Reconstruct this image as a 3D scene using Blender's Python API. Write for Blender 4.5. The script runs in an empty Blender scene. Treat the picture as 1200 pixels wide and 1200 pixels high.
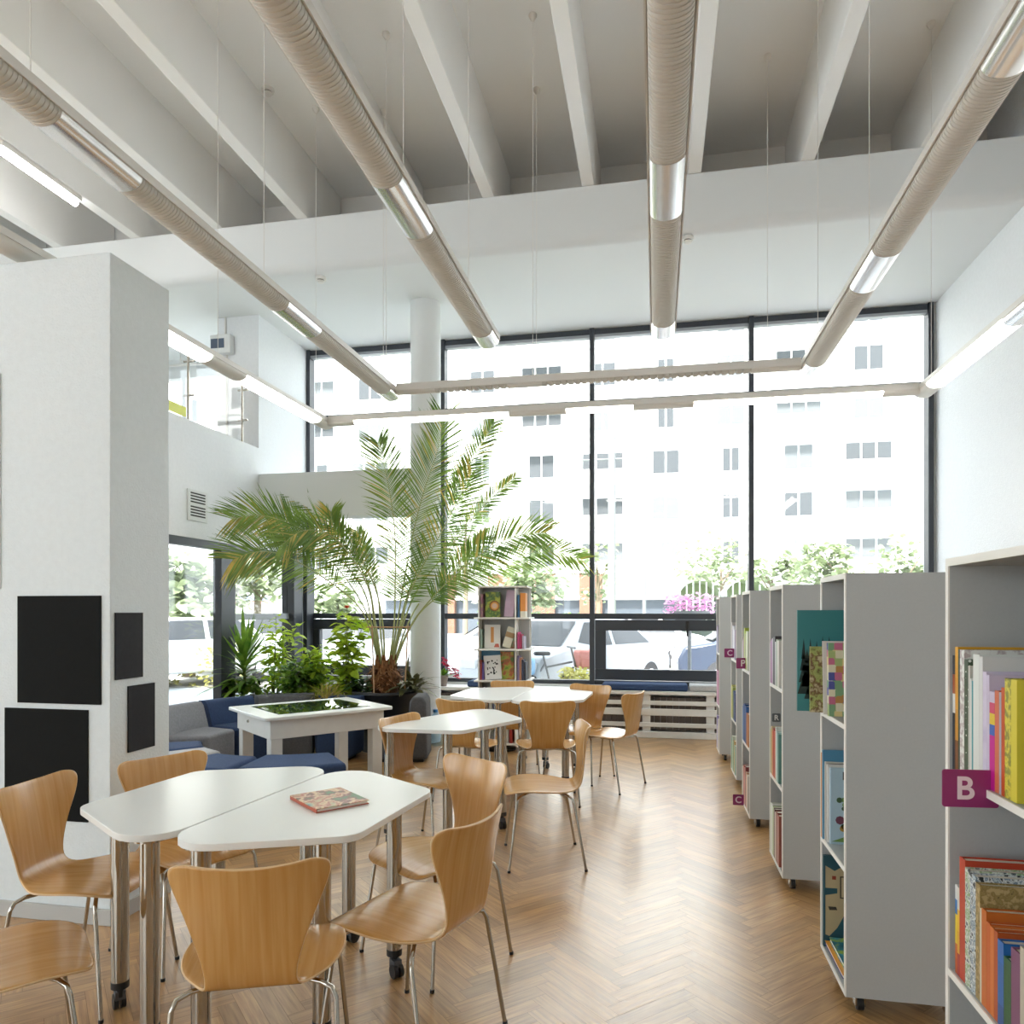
import bpy, math, random
from mathutils import Vector, Matrix
R = math.radians
PI = math.pi
scene = bpy.context.scene
COL = scene.collection
rnd = random.Random(7)

# ------------------------------------------------------------------ camera
FPX, CX, HY, EYE = 846.0, 600.0, 716.0, 1.45
YAW = math.atan(169 / 846.0)
SN, CS = math.sin(YAW), math.cos(YAW)
cam = bpy.data.cameras.new('camera')
cam_o = bpy.data.objects.new('camera', cam)
COL.objects.link(cam_o)
cam.sensor_width = 36.0
cam.sensor_fit = 'HORIZONTAL'
cam.lens = FPX / 1200.0 * 36.0
cam.shift_y = (HY - 600.0) / 1200.0
cam.clip_start = 0.05
cam.clip_end = 400
cam_o.location = (0, 0, EYE)
cam_o.rotation_euler = (PI / 2, 0, YAW)
scene.camera = cam_o


def ray(u, v):
    t = (u - CX) / FPX
    return (-SN + t * CS, CS + t * SN, (HY - v) / FPX)


def at_d(u, v, d):
    r = ray(u, v)
    return Vector((r[0] * d, r[1] * d, EYE + r[2] * d))


def at_z(u, v, z):
    r = ray(u, v)
    return at_d(u, v, (z - EYE) / r[2])


def at_y(u, v, y):
    return at_d(u, v, y / ray(u, v)[1])


def at_x(u, v, x):
    return at_d(u, v, x / ray(u, v)[0])


# ------------------------------------------------------------------ materials
def lin(h):
    h = h.lstrip('#')
    out = []
    for i in (0, 2, 4):
        c = int(h[i:i + 2], 16) / 255.0
        out.append(c / 12.92 if c <= 0.04045 else ((c + 0.055) / 1.055) ** 2.4)
    return (out[0], out[1], out[2], 1.0)


def new_mat(name):
    m = bpy.data.materials.new(name)
    m.use_nodes = True
    nt = m.node_tree
    return m, nt, nt.nodes['Principled BSDF']


def mat(name, col, rough=0.5, metal=0.0, spec=0.5, bump=0.0, bscale=200.0, var=0.0, vscale=4.0):
    m, nt, b = new_mat(name)
    c = lin(col)
    b.inputs['Base Color'].default_value = c
    b.inputs['Roughness'].default_value = rough
    b.inputs['Metallic'].default_value = metal
    b.inputs['Specular IOR Level'].default_value = spec
    tc = nt.nodes.new('ShaderNodeTexCoord')
    if var > 0:
        n = nt.nodes.new('ShaderNodeTexNoise')
        n.inputs['Scale'].default_value = vscale
        n.inputs['Detail'].default_value = 4
        nt.links.new(tc.outputs['Object'], n.inputs['Vector'])
        r = nt.nodes.new('ShaderNodeValToRGB')
        r.color_ramp.elements[0].position = 0.3
        r.color_ramp.elements[1].position = 0.7
        r.color_ramp.elements[0].color = (c[0] * (1 - var), c[1] * (1 - var), c[2] * (1 - var), 1)
        r.color_ramp.elements[1].color = (min(1, c[0] * (1 + var)), min(1, c[1] * (1 + var)), min(1, c[2] * (1 + var)), 1)
        nt.links.new(n.outputs['Fac'], r.inputs['Fac'])
        nt.links.new(r.outputs['Color'], b.inputs['Base Color'])
    if bump > 0:
        n2 = nt.nodes.new('ShaderNodeTexNoise')
        n2.inputs['Scale'].default_value = bscale
        n2.inputs['Detail'].default_value = 3
        nt.links.new(tc.outputs['Object'], n2.inputs['Vector'])
        bp = nt.nodes.new('ShaderNodeBump')
        bp.inputs['Strength'].default_value = bump
        bp.inputs['Distance'].default_value = 0.01
        nt.links.new(n2.outputs['Fac'], bp.inputs['Height'])
        nt.links.new(bp.outputs['Normal'], b.inputs['Normal'])
    return m


def wood_mat(name, c0, c1, sc=(26, 1.4, 1.4), rough=0.33):
    m, nt, b = new_mat(name)
    tc = nt.nodes.new('ShaderNodeTexCoord')
    mp = nt.nodes.new('ShaderNodeMapping')
    mp.inputs['Scale'].default_value = sc
    n = nt.nodes.new('ShaderNodeTexNoise')
    n.inputs['Scale'].default_value = 2.2
    n.inputs['Detail'].default_value = 6
    n.inputs['Distortion'].default_value = 0.4
    r = nt.nodes.new('ShaderNodeValToRGB')
    r.color_ramp.elements[0].position = 0.32
    r.color_ramp.elements[1].position = 0.68
    r.color_ramp.elements[0].color = lin(c0)
    r.color_ramp.elements[1].color = lin(c1)
    nt.links.new(tc.outputs['Object'], mp.inputs['Vector'])
    nt.links.new(mp.outputs['Vector'], n.inputs['Vector'])
    nt.links.new(n.outputs['Fac'], r.inputs['Fac'])
    nt.links.new(r.outputs['Color'], b.inputs['Base Color'])
    b.inputs['Roughness'].default_value = rough
    b.inputs['Coat Weight'].default_value = 0.45
    b.inputs['Coat Roughness'].default_value = 0.2
    return m


def emit_mat(name, col, s):
    m, nt, b = new_mat(name)
    b.inputs['Base Color'].default_value = lin(col)
    b.inputs['Emission Color'].default_value = lin(col)
    b.inputs['Emission Strength'].default_value = s
    return m


def glass_mat(name, tint=(0.98, 0.98, 0.98, 1), refl=1.45):
    m = bpy.data.materials.new(name)
    m.use_nodes = True
    nt = m.node_tree
    nt.nodes.clear()
    o = nt.nodes.new('ShaderNodeOutputMaterial')
    t = nt.nodes.new('ShaderNodeBsdfTransparent')
    t.inputs['Color'].default_value = tint
    g = nt.nodes.new('ShaderNodeBsdfGlossy')
    g.inputs['Roughness'].default_value = 0.02
    f = nt.nodes.new('ShaderNodeFresnel')
    ge = nt.nodes.new('ShaderNodeNewGeometry')
    io = nt.nodes.new('ShaderNodeMapRange')
    io.inputs['To Min'].default_value = refl
    io.inputs['To Max'].default_value = 1.0 / refl
    nt.links.new(ge.outputs['Backfacing'], io.inputs['Value'])
    nt.links.new(io.outputs['Result'], f.inputs['IOR'])
    mx = nt.nodes.new('ShaderNodeMixShader')
    nt.links.new(f.outputs['Fac'], mx.inputs['Fac'])
    nt.links.new(t.outputs['BSDF'], mx.inputs[1])
    nt.links.new(g.outputs['BSDF'], mx.inputs[2])
    nt.links.new(mx.outputs['Shader'], o.inputs['Surface'])
    return m


def leaf_mat(name, c0, c1, trans=0.45, scale=6.0):
    m = bpy.data.materials.new(name)
    m.use_nodes = True
    nt = m.node_tree
    b = nt.nodes['Principled BSDF']
    o = nt.nodes['Material Output']
    tc = nt.nodes.new('ShaderNodeTexCoord')
    n = nt.nodes.new('ShaderNodeTexNoise')
    n.inputs['Scale'].default_value = scale
    n.inputs['Detail'].default_value = 3
    r = nt.nodes.new('ShaderNodeValToRGB')
    r.color_ramp.elements[0].position = 0.35
    r.color_ramp.elements[1].position = 0.65
    r.color_ramp.elements[0].color = lin(c0)
    r.color_ramp.elements[1].color = lin(c1)
    nt.links.new(tc.outputs['Object'], n.inputs['Vector'])
    nt.links.new(n.outputs['Fac'], r.inputs['Fac'])
    nt.links.new(r.outputs['Color'], b.inputs['Base Color'])
    b.inputs['Roughness'].default_value = 0.45
    tr = nt.nodes.new('ShaderNodeBsdfTranslucent')
    nt.links.new(r.outputs['Color'], tr.inputs['Color'])
    mx = nt.nodes.new('ShaderNodeMixShader')
    mx.inputs['Fac'].default_value = trans
    nt.links.new(b.outputs['BSDF'], mx.inputs[1])
    nt.links.new(tr.outputs['BSDF'], mx.inputs[2])
    nt.links.new(mx.outputs['Shader'], o.inputs['Surface'])
    return m


def art_mat(name, cols, scale=6.0, kind='noise', rough=0.4):
    """printed cover art: blotches, cells, dots or bands of several inks"""
    m, nt, b = new_mat(name)
    tc = nt.nodes.new('ShaderNodeTexCoord')
    r = nt.nodes.new('ShaderNodeValToRGB')
    r.color_ramp.interpolation = 'CONSTANT' if kind != 'noise' else 'LINEAR'
    els = r.color_ramp.elements
    lo, hi = (0.3, 0.7) if kind == 'noise' else (0.0, 1.0)
    n = len(cols)
    els[0].position = lo
    els[0].color = lin(cols[0])
    els[1].position = lo + (hi - lo) * (n - 1) / n
    els[1].color = lin(cols[-1])
    for i in range(1, n - 1):
        e = els.new(lo + (hi - lo) * i / n)
        e.color = lin(cols[i])
    if kind == 'noise':
        t = nt.nodes.new('ShaderNodeTexNoise')
        t.inputs['Scale'].default_value = scale
        t.inputs['Detail'].default_value = 4
        nt.links.new(tc.outputs['Object'], t.inputs['Vector'])
        nt.links.new(t.outputs['Fac'], r.inputs['Fac'])
    elif kind == 'cells':
        t = nt.nodes.new('ShaderNodeTexVoronoi')
        t.inputs['Scale'].default_value = scale
        t.distance = 'CHEBYCHEV'
        t.inputs['Randomness'].default_value = 0.35
        nt.links.new(tc.outputs['Object'], t.inputs['Vector'])
        sp = nt.nodes.new('ShaderNodeSeparateColor')
        nt.links.new(t.outputs['Color'], sp.inputs['Color'])
        nt.links.new(sp.outputs[0], r.inputs['Fac'])
    elif kind == 'dots':
        t = nt.nodes.new('ShaderNodeTexVoronoi')
        t.inputs['Scale'].default_value = scale
        t.inputs['Randomness'].default_value = 0.15
        nt.links.new(tc.outputs['Object'], t.inputs['Vector'])
        nt.links.new(t.outputs['Distance'], r.inputs['Fac'])
    else:  # bands up the height
        sp = nt.nodes.new('ShaderNodeSeparateXYZ')
        nt.links.new(tc.outputs['Generated'], sp.inputs['Vector'])
        nt.links.new(sp.outputs['Z'], r.inputs['Fac'])
    nt.links.new(r.outputs['Color'], b.inputs['Base Color'])
    b.inputs['Roughness'].default_value = rough
    return m


M = {}
M['plaster'] = mat('white_plaster', '#dbe2e4', 0.85, bump=0.35, bscale=90, var=0.02, vscale=30)
M['plaster_r'] = mat('bright_plaster', '#e5e7e9', 0.85, bump=0.35, bscale=90, var=0.02, vscale=30)
M['smooth_white'] = mat('white_paint', '#dddfde', 0.8)
M['ceil'] = mat('ceiling_paint', '#efeeeb', 0.85, bump=0.06, bscale=40)
M['frame'] = mat('anthracite_frame', '#363a41', 0.45)
M['frame_lt'] = mat('grey_frame_edge', '#9a9da2', 0.45)
M['glass'] = glass_mat('window_glass')
M['skirt'] = mat('grey_skirting', '#b9b9b6', 0.5)
M['chrome'] = mat('chrome', '#b9b4aa', 0.13, metal=1.0)
M['alu'] = mat('polished_aluminium', '#f2f0ee', 0.22, metal=0.85)
M['lamp_white'] = mat('lamp_white', '#dedbd5', 0.4)
M['louvre'] = mat('louvre_grey', '#cdcac2', 0.5)
M['slot'] = mat('dark_slot', '#26241f', 0.6)
M['tube_on'] = emit_mat('lit_diffuser', '#fffdf6', 3.0)
M['birch'] = wood_mat('honey_plywood', '#c38f4e', '#d2a364', rough=0.27)
M['ply_edge'] = mat('plywood_edge', '#dcb98a', 0.5)
M['table'] = mat('white_laminate', '#eceeec', 0.28)
M['rubber'] = mat('black_rubber', '#1b1b1c', 0.5)
M['navy'] = mat('navy_fabric', '#33476b', 0.9, bump=0.25, bscale=500, var=0.12, vscale=60)
M['navy_dk'] = mat('deep_navy_fabric', '#2b3e5f', 0.9, bump=0.25, bscale=500, var=0.12, vscale=60)
M['grey_fab'] = mat('grey_fabric', '#85858a', 0.9, bump=0.25, bscale=500, var=0.12, vscale=60)
M['grey_dk'] = mat('charcoal_fabric', '#56575a', 0.9, bump=0.25, bscale=500, var=0.12, vscale=60)
M['grey_lt'] = mat('light_grey_fabric', '#b8b8b8', 0.9, bump=0.25, bscale=500, var=0.1, vscale=60)
M['case'] = mat('grey_laminate', '#afb1b0', 0.5, var=0.02, vscale=120)
M['case_edge'] = mat('pale_edge_band', '#e6e3dc', 0.5)
M['wpaint'] = mat('white_painted_wood', '#e6e5e1', 0.45, var=0.02, vscale=20)
M['black_board'] = mat('black_board', '#131413', 0.8, 0, 0.15, var=0.1, vscale=60)
M['dark_board'] = mat('dark_grey_board', '#2a2a2d', 0.7, 0, 0.2, var=0.1, vscale=60)
M['screen'] = mat('dark_glass_screen', '#232b2a', 0.03, spec=1.0)
M['planter'] = mat('black_planter', '#1d1f24', 0.5)
M['soil'] = mat('dark_soil', '#30261c', 0.95, bump=0.6, bscale=60)
M['terracotta'] = mat('grey_brown_pot', '#8d7f78', 0.7)
M['plum'] = mat('plum_card', '#8f2f68', 0.4)
M['letter'] = mat('pale_letter', '#e3cfd9', 0.5)
M['paper'] = mat('page_paper', '#eae6da', 0.9)
M['palm'] = leaf_mat('palm_green', '#4f6e2b', '#86a045', 0.42, 3)
M['palm_y'] = leaf_mat('palm_yellowed', '#8a8d43', '#cbb05a', 0.4, 6)
M['rachis'] = mat('frond_stalk', '#9aa066', 0.5)
M['fibre'] = mat('trunk_fibre', '#7a5230', 0.95, bump=1.0, bscale=40, var=0.4, vscale=30)
M['lime'] = leaf_mat('lime_leaf', '#8fb12c', '#cbdb4c', 0.55, 8)
M['mid_leaf'] = leaf_mat('mid_green_leaf', '#4d7a2a', '#8aab3f', 0.4, 8)
M['dk_leaf'] = leaf_mat('dark_green_leaf', '#2c4a25', '#4c6d33', 0.25, 8)
M['olive_leaf'] = leaf_mat('olive_leaf', '#4a4a30', '#6b6a40', 0.25, 8)
M['stem'] = mat('green_stem', '#6f7a3a', 0.6)
M['cane'] = mat('thin_wood_cane', '#b48f6a', 0.7)
M['red_petal'] = leaf_mat('red_petal', '#d8331f', '#f0592f', 0.4, 20)
M['crimson'] = leaf_mat('crimson_petal', '#a3123a', '#cf3357', 0.4, 20)
M['asphalt'] = mat('pale_asphalt', '#a3a09b', 0.9, var=0.06, vscale=2)
M['paving'] = mat('pale_paving', '#b1b6bb', 0.85, var=0.05, vscale=3)
M['grass'] = mat('grass', '#8da554', 0.95, var=0.2, vscale=3)
M['facade'] = mat('pale_facade', '#e7e6e2', 0.85, var=0.02, vscale=1)
M['facade2'] = mat('cream_facade', '#dedbd2', 0.85, var=0.02, vscale=1)
M['bwin'] = mat('far_window_glass', '#4b4e50', 0.7, 0, 0.15)
M['bwin_lt'] = mat('far_curtained_glass', '#676a6b', 0.8, 0, 0.1)
M['pale_grey'] = mat('pale_grey_metal', '#8e9193', 0.7)
M['brick'] = mat('orange_brick', '#755644', 0.9, var=0.12, vscale=3)
M['shop'] = mat('dark_shopfront', '#4a5056', 0.4)
M['tree'] = leaf_mat('tree_leaf', '#7e8a68', '#a3ad8b', 0.25, 0.6)
M['bark'] = mat('bark', '#7c6e5c', 0.9)
M['pole'] = mat('concrete_pole', '#77797a', 0.8)
M['car_white'] = mat('white_car_paint', '#dcdddd', 0.25)
M['car_silver'] = mat('silver_car_paint', '#b3b8bd', 0.25)
M['car_blue'] = mat('blue_car_paint', '#3b4352', 0.3)
M['car_glass'] = mat('car_glass', '#4a4d50', 0.5, 0, 0.2)
M['tyre'] = mat('tyre', '#3c3c3e', 0.8)
M['hub'] = mat('wheel_hub', '#c7c8c9', 0.35)
M['pink'] = leaf_mat('pink_blossom', '#d88cc0', '#ecc1de', 0.4, 12)
M['yellow'] = leaf_mat('yellow_blossom', '#b3ae58', '#c9c585', 0.4, 12)
M['water'] = glass_mat('clear_bottle', (0.75, 0.87, 0.95, 1), 1.3)
M['bcap'] = mat('blue_plastic', '#3d86c6', 0.35)
M['blabel'] = mat('pale_blue_label', '#a5cdea', 0.5)


# ------------------------------------------------------------------ mesh builder
class MB:
    def __init__(s):
        s.v, s.f, s.m = [], [], []

    def face(s, pts, mi=0):
        b = len(s.v)
        s.v.extend([tuple(p) for p in pts])
        s.f.append(tuple(range(b, b + len(pts))))
        s.m.append(mi)

    def box(s, x0, x1, y0, y1, z0, z1, mi=0):
        b = len(s.v)
        s.v += [(x0, y0, z0), (x1, y0, z0), (x1, y1, z0), (x0, y1, z0), (x0, y0, z1), (x1, y0, z1), (x1, y1, z1), (x0, y1, z1)]
        for q in ((0, 3, 2, 1), (4, 5, 6, 7), (0, 1, 5, 4), (1, 2, 6, 5), (2, 3, 7, 6), (3, 0, 4, 7)):
            s.f.append(tuple(b + i for i in q))
            s.m.append(mi)
        return s

    def obox(s, c, size, rz=0.0, mi=0):
        b = len(s.v)
        hx, hy, hz = size[0] / 2, size[1] / 2, size[2] / 2
        ca, sa = math.cos(rz), math.sin(rz)
        for dx, dy, dz in ((-hx, -hy, -hz), (hx, -hy, -hz), (hx, hy, -hz), (-hx, hy, -hz), (-hx, -hy, hz), (hx, -hy, hz), (hx, hy, hz), (-hx, hy, hz)):
            s.v.append((c[0] + dx * ca - dy * sa, c[1] + dx * sa + dy * ca, c[2] + dz))
        for q in ((0, 3, 2, 1), (4, 5, 6, 7), (0, 1, 5, 4), (1, 2, 6, 5), (2, 3, 7, 6), (3, 0, 4, 7)):
            s.f.append(tuple(b + i for i in q))
            s.m.append(mi)
        return s

    def tube(s, pts, r, n=8, mi=0, caps=True):
        pts = [Vector(p) for p in pts]
        rs = r if isinstance(r, (list, tuple)) else [r] * len(pts)
        b = len(s.v)
        up = None
        for i, p in enumerate(pts):
            t = (pts[min(i + 1, len(pts) - 1)] - pts[max(i - 1, 0)]).normalized()
            if up is None:
                up = Vector((0, 0, 1)) if abs(t.z) < 0.9 else Vector((1, 0, 0))
            a = t.cross(up)
            if a.length < 1e-5:
                a = t.cross(Vector((0, 1, 0)))
            a.normalize()
            c = a.cross(t).normalized()
            up = c
            for k in range(n):
                an = 2 * PI * k / n
                s.v.append(tuple(p + (a * math.cos(an) + c * math.sin(an)) * rs[i]))
        for i in range(len(pts) - 1):
            for k in range(n):
                k2 = (k + 1) % n
                s.f.append((b + i * n + k, b + i * n + k2, b + (i + 1) * n + k2, b + (i + 1) * n + k))
                s.m.append(mi)
        if caps:
            s.f.append(tuple(b + k for k in reversed(range(n))))
            s.m.append(mi)
            e = b + (len(pts) - 1) * n
            s.f.append(tuple(e + k for k in range(n)))
            s.m.append(mi)
        return s

    def lathe(s, prof, n=24, c=(0, 0, 0), mi=0):
        b = len(s.v)
        for r, z in prof:
            for k in range(n):
                a = 2 * PI * k / n
                s.v.append((c[0] + r * math.cos(a), c[1] + r * math.sin(a), c[2] + z))
        for i in range(len(prof) - 1):
            for k in range(n):
                k2 = (k + 1) % n
                s.f.append((b + i * n + k, b + i * n + k2, b + (i + 1) * n + k2, b + (i + 1) * n + k))
                s.m.append(mi)
        s.f.append(tuple(b + k for k in reversed(range(n))))
        s.m.append(mi)
        e = b + (len(prof) - 1) * n
        s.f.append(tuple(e + k for k in range(n)))
        s.m.append(mi)
        return s

    def prism(s, poly, z0, z1, mi=0, mis=None):
        b = len(s.v)
        n = len(poly)
        s.v += [(p[0], p[1], z0) for p in poly] + [(p[0], p[1], z1) for p in poly]
        s.f.append(tuple(b + i for i in reversed(range(n))))
        s.m.append(mi)
        s.f.append(tuple(b + n + i for i in range(n)))
        s.m.append(mi)
        for i in range(n):
            j = (i + 1) % n
            s.f.append((b + i, b + j, b + n + j, b + n + i))
            s.m.append(mi if mis is None else mis)
        return s

    def grid(s, rows, mi=0):
        b = len(s.v)
        n = len(rows[0])
        for row in rows:
            s.v += [tuple(p) for p in row]
        for i in range(len(rows) - 1):
            for j in range(n - 1):
                s.f.append((b + i * n + j, b + i * n + j + 1, b + (i + 1) * n + j + 1, b + (i + 1) * n + j))
                s.m.append(mi)
        return s

    def mesh(s, name, mats, smooth=True, ang=35):
        me = bpy.data.meshes.new(name)
        me.from_pydata(s.v, [], s.f)
        for m in (mats if isinstance(mats, (list, tuple)) else [mats]):
            me.materials.append(m)
        me.polygons.foreach_set('material_index', s.m)
        if smooth:
            me.shade_smooth()
            me.set_sharp_from_angle(angle=R(ang))
        me.update()
        return me

    def build(s, name, mats, parent=None, loc=(0, 0, 0), rz=0.0, smooth=True, ang=35, bevel=0.0, bseg=2):
        o = bpy.data.objects.new(name, s.mesh(name, mats, smooth, ang))
        COL.objects.link(o)
        o.location = loc
        o.rotation_euler = (0, 0, rz)
        if parent is not None:
            o.parent = parent
        if bevel > 0:
            bm = o.modifiers.new('bevel', 'BEVEL')
            bm.width = bevel
            bm.segments = bseg
            bm.limit_method = 'ANGLE'
            bm.harden_normals = False
        return o


def thing(name, label, cat, loc=(0, 0, 0), rz=0.0, group=None):
    o = bpy.data.objects.new(name, None)
    o.empty_display_size = 0.1
    COL.objects.link(o)
    o.location = loc
    o.rotation_euler = (0, 0, rz)
    return tag(o, label, cat, group)


def tag(o, label, cat, group=None, kind=None):
    o['label'] = label
    o['category'] = cat
    if group:
        o['group'] = group
    if kind:
        o['kind'] = kind
    return o


def struct(o):
    o['kind'] = 'structure'
    return o


def kids(o):
    return [c for c in bpy.data.objects if c.parent == o]


CH = {}


def copy_tree(o, loc, rz, label, group=None):
    r = o.copy()
    COL.objects.link(r)
    r.location = loc
    r.rotation_euler = (0, 0, rz)
    r['label'] = label
    if group:
        r['group'] = group
    for ch in kids(o):
        c = ch.copy()
        COL.objects.link(c)
        c.parent = r
        for g in kids(ch):
            d = g.copy()
            COL.objects.link(d)
            d.parent = c
    return r


def round_poly(pts, r, n=6):
    out = []
    N = len(pts)
    for i in range(N):
        p0, p1, p2 = Vector(pts[i - 1]), Vector(pts[i]), Vector(pts[(i + 1) % N])
        rr = r[i] if isinstance(r, (list, tuple)) else r
        a, b = (p0 - p1).normalized(), (p2 - p1).normalized()
        ang = a.angle(b)
        t = rr / math.tan(ang / 2)
        q0, q1 = p1 + a * t, p1 + b * t
        c = p1 + (a + b).normalized() * (rr / math.sin(ang / 2))
        a0 = math.atan2(q0.y - c.y, q0.x - c.x)
        a1 = math.atan2(q1.y - c.y, q1.x - c.x)
        d = (a1 - a0 + PI) % (2 * PI) - PI
        for k in range(n + 1):
            an = a0 + d * k / n
            out.append((c.x + rr * math.cos(an), c.y + rr * math.sin(an)))
    return out


def letter_mesh(ch, size, depth):
    cu = bpy.data.curves.new('letter', 'FONT')
    cu.body = ch
    cu.size = size
    cu.extrude = depth / 2
    cu.offset = size * 0.018
    cu.align_x = 'CENTER'
    cu.align_y = 'CENTER'
    o = bpy.data.objects.new('letter', cu)
    COL.objects.link(o)
    dg = bpy.context.evaluated_depsgraph_get()
    me = bpy.data.meshes.new_from_object(o.evaluated_get(dg))
    bpy.data.objects.remove(o)
    return me


def spline(pts, n):
    P = [Vector(p) for p in pts]
    P = [P[0] * 2 - P[1]] + P + [P[-1] * 2 - P[-2]]
    out = []
    segs = len(P) - 3
    for k in range(n + 1):
        x = k / n * segs
        i = min(int(x), segs - 1)
        t = x - i
        p0, p1, p2, p3 = P[i], P[i + 1], P[i + 2], P[i + 3]
        out.append(0.5 * ((2 * p1) + (p2 - p0) * t + (2 * p0 - 5 * p1 + 4 * p2 - p3) * t * t + (3 * p1 - p0 - 3 * p2 + p3) * t ** 3))
    return out


# ================================================================== SETTING
XL, XR, YB = -4.50, 3.04, 8.80     # left gallery wall, right wall, window wall
SOF, SLAB, BEAMZ, GIRD = 4.87, 6.03, 5.39, 6.70
X0, Y0 = -12.0, -4.5                # far left and rear of the hall


def make_floor():
    mb = MB()
    mb.face([(X0, Y0, -0.004), (XR + 0.1, Y0, -0.004), (XR + 0.1, YB + 0.1, -0.004), (X0, YB + 0.1, -0.004)], 1)
    cols = [(0.1, 0.1, 0.1, 1)]
    uvs = [(0, 0)] * 4
    w, mm = 0.066, 6
    L = w * mm
    g = 0.0006
    ca = math.cos(R(45))
    rr = random.Random(3)

    def inside(p):
        if p[1] > 3.6:
            return XL - 0.25 < p[0] < XR + 0.2 and p[1] < YB + 0.2
        return X0 < p[0] < XR + 0.2 and p[1] > Y0

    def put(x, y, dx, dy, horiz):
        q = [(x + g, y + g), (x + dx - g, y + g), (x + dx - g, y + dy - g), (x + g, y + dy - g)]
        q = [((a - b) * ca, (a + b) * ca) for a, b in q]
        q = [(a - 0.13, b) for a, b in q]
        c = (sum(a for a, b in q) / 4, sum(b for a, b in q) / 4)
        if not inside(c):
            return
        lx = XL if c[1] > 3.6 else X0
        q = [(min(max(a, lx), XR + 0.02), min(max(b, Y0), YB + 0.05)) for a, b in q]
        mb.face([(a, b, 0.0) for a, b in q], 0)
        t = rr.random()
        t2 = rr.uniform(-1, 1)
        v = 0.80 + 0.34 * t
        cols.append((v, v * (0.97 + 0.03 * t2), v * (0.93 + 0.07 * t2), 1))
        o = rr.random() * 50
        if horiz:
            uvs.extend([(o, o), (o + L, o), (o + L, o + w), (o, o + w)])
        else:
            uvs.extend([(o, o), (o, o + w), (o + L, o + w), (o + L, o)])
    n = 170
    for r_ in range(-n, n * 2):
        for k in range(-22, 22):
            x = (r_ + 2 * mm * k) * w
            y = r_ * w
            cx, cy = (x - y) * ca, (x + y) * ca
            if X0 - 1 < cx < XR + 1 and Y0 - 1 < cy < YB + 1:
                put(x, y, L, w, True)
            x = r_ * w
            y = (r_ - 2 * mm + 1 + 2 * mm * k) * w
            cx, cy = (x - y) * ca, (x + y) * ca
            if X0 - 1 < cx < XR + 1 and Y0 - 1 < cy < YB + 1:
                put(x, y, w, L, False)
    m, nt, b = new_mat('oak_parquet')
    at = nt.nodes.new('ShaderNodeAttribute')
    at.attribute_name = 'tint'
    uv = nt.nodes.new('ShaderNodeUVMap')
    mp = nt.nodes.new('ShaderNodeMapping')
    mp.inputs['Scale'].default_value = (5, 70, 1)
    no = nt.nodes.new('ShaderNodeTexNoise')
    no.inputs['Scale'].default_value = 1.0
    no.inputs['Detail'].default_value = 5
    ra = nt.nodes.new('ShaderNodeValToRGB')
    ra.color_ramp.elements[0].position = 0.3
    ra.color_ramp.elements[1].position = 0.7
    ra.color_ramp.elements[0].color = lin('#9c7446')
    ra.color_ramp.elements[1].color = lin('#c49c66')
    mx = nt.nodes.new('ShaderNodeMix')
    mx.data_type = 'RGBA'
    mx.blend_type = 'MULTIPLY'
    mx.inputs[0].default_value = 1.0
    nt.links.new(uv.outputs['UV'], mp.inputs['Vector'])
    nt.links.new(mp.outputs['Vector'], no.inputs['Vector'])
    nt.links.new(no.outputs['Fac'], ra.inputs['Fac'])
    nt.links.new(ra.outputs['Color'], mx.inputs[6])
    nt.links.new(at.outputs['Color'], mx.inputs[7])
    nt.links.new(mx.outputs[2], b.inputs['Base Color'])
    n3 = nt.nodes.new('ShaderNodeTexNoise')
    n3.inputs['Scale'].default_value = 1.0
    n3.inputs['Detail'].default_value = 5
    mr = nt.nodes.new('ShaderNodeMapRange')
    mr.inputs['To Min'].default_value = 0.30
    mr.inputs['To Max'].default_value = 0.46
    nt.links.new(mp.outputs['Vector'], n3.inputs['Vector'])
    nt.links.new(n3.outputs['Fac'], mr.inputs['Value'])
    nt.links.new(mr.outputs['Result'], b.inputs['Roughness'])
    b.inputs['Specular IOR Level'].default_value = 0.7
    b.inputs['Coat Weight'].default_value = 0.7
    b.inputs['Coat Roughness'].default_value = 0.24
    gap = mat('parquet_gap', '#6e4e32', 0.7)
    me = mb.mesh('floor', [m, gap], smooth=False)
    ca_ = me.attributes.new('tint', 'FLOAT_COLOR', 'FACE')
    flat = []
    for c in cols:
        flat.extend(c)
    ca_.data.foreach_set('color', flat)
    ul = me.uv_layers.new(name='UVMap')
    fu = []
    for q in uvs:
        fu.extend(q)
    ul.data.foreach_set('uv', fu)
    o = bpy.data.objects.new('floor', me)
    COL.objects.link(o)
    struct(o)


make_floor()

# ceiling slab, ribs, girder with lowered soffit
struct(MB().box(X0, XR + 0.3, Y0, YB + 0.3, SLAB, SLAB + 0.25).build('ceiling', M['ceil']))
BX = [-8.27, -7.31, -6.36, -5.40, -4.44, -3.49, -2.53, -1.57, -0.62, 0.34, 1.30, 2.26]
for i, bx in enumerate(BX):
    ww = 0.058
    struct(MB().box(bx - ww, bx + ww, Y0 + 0.02, 7.48, BEAMZ + 0.004, SLAB + 0.02).build('trim_%d' % (i + 1), M['ceil'], bevel=0.006))
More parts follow.
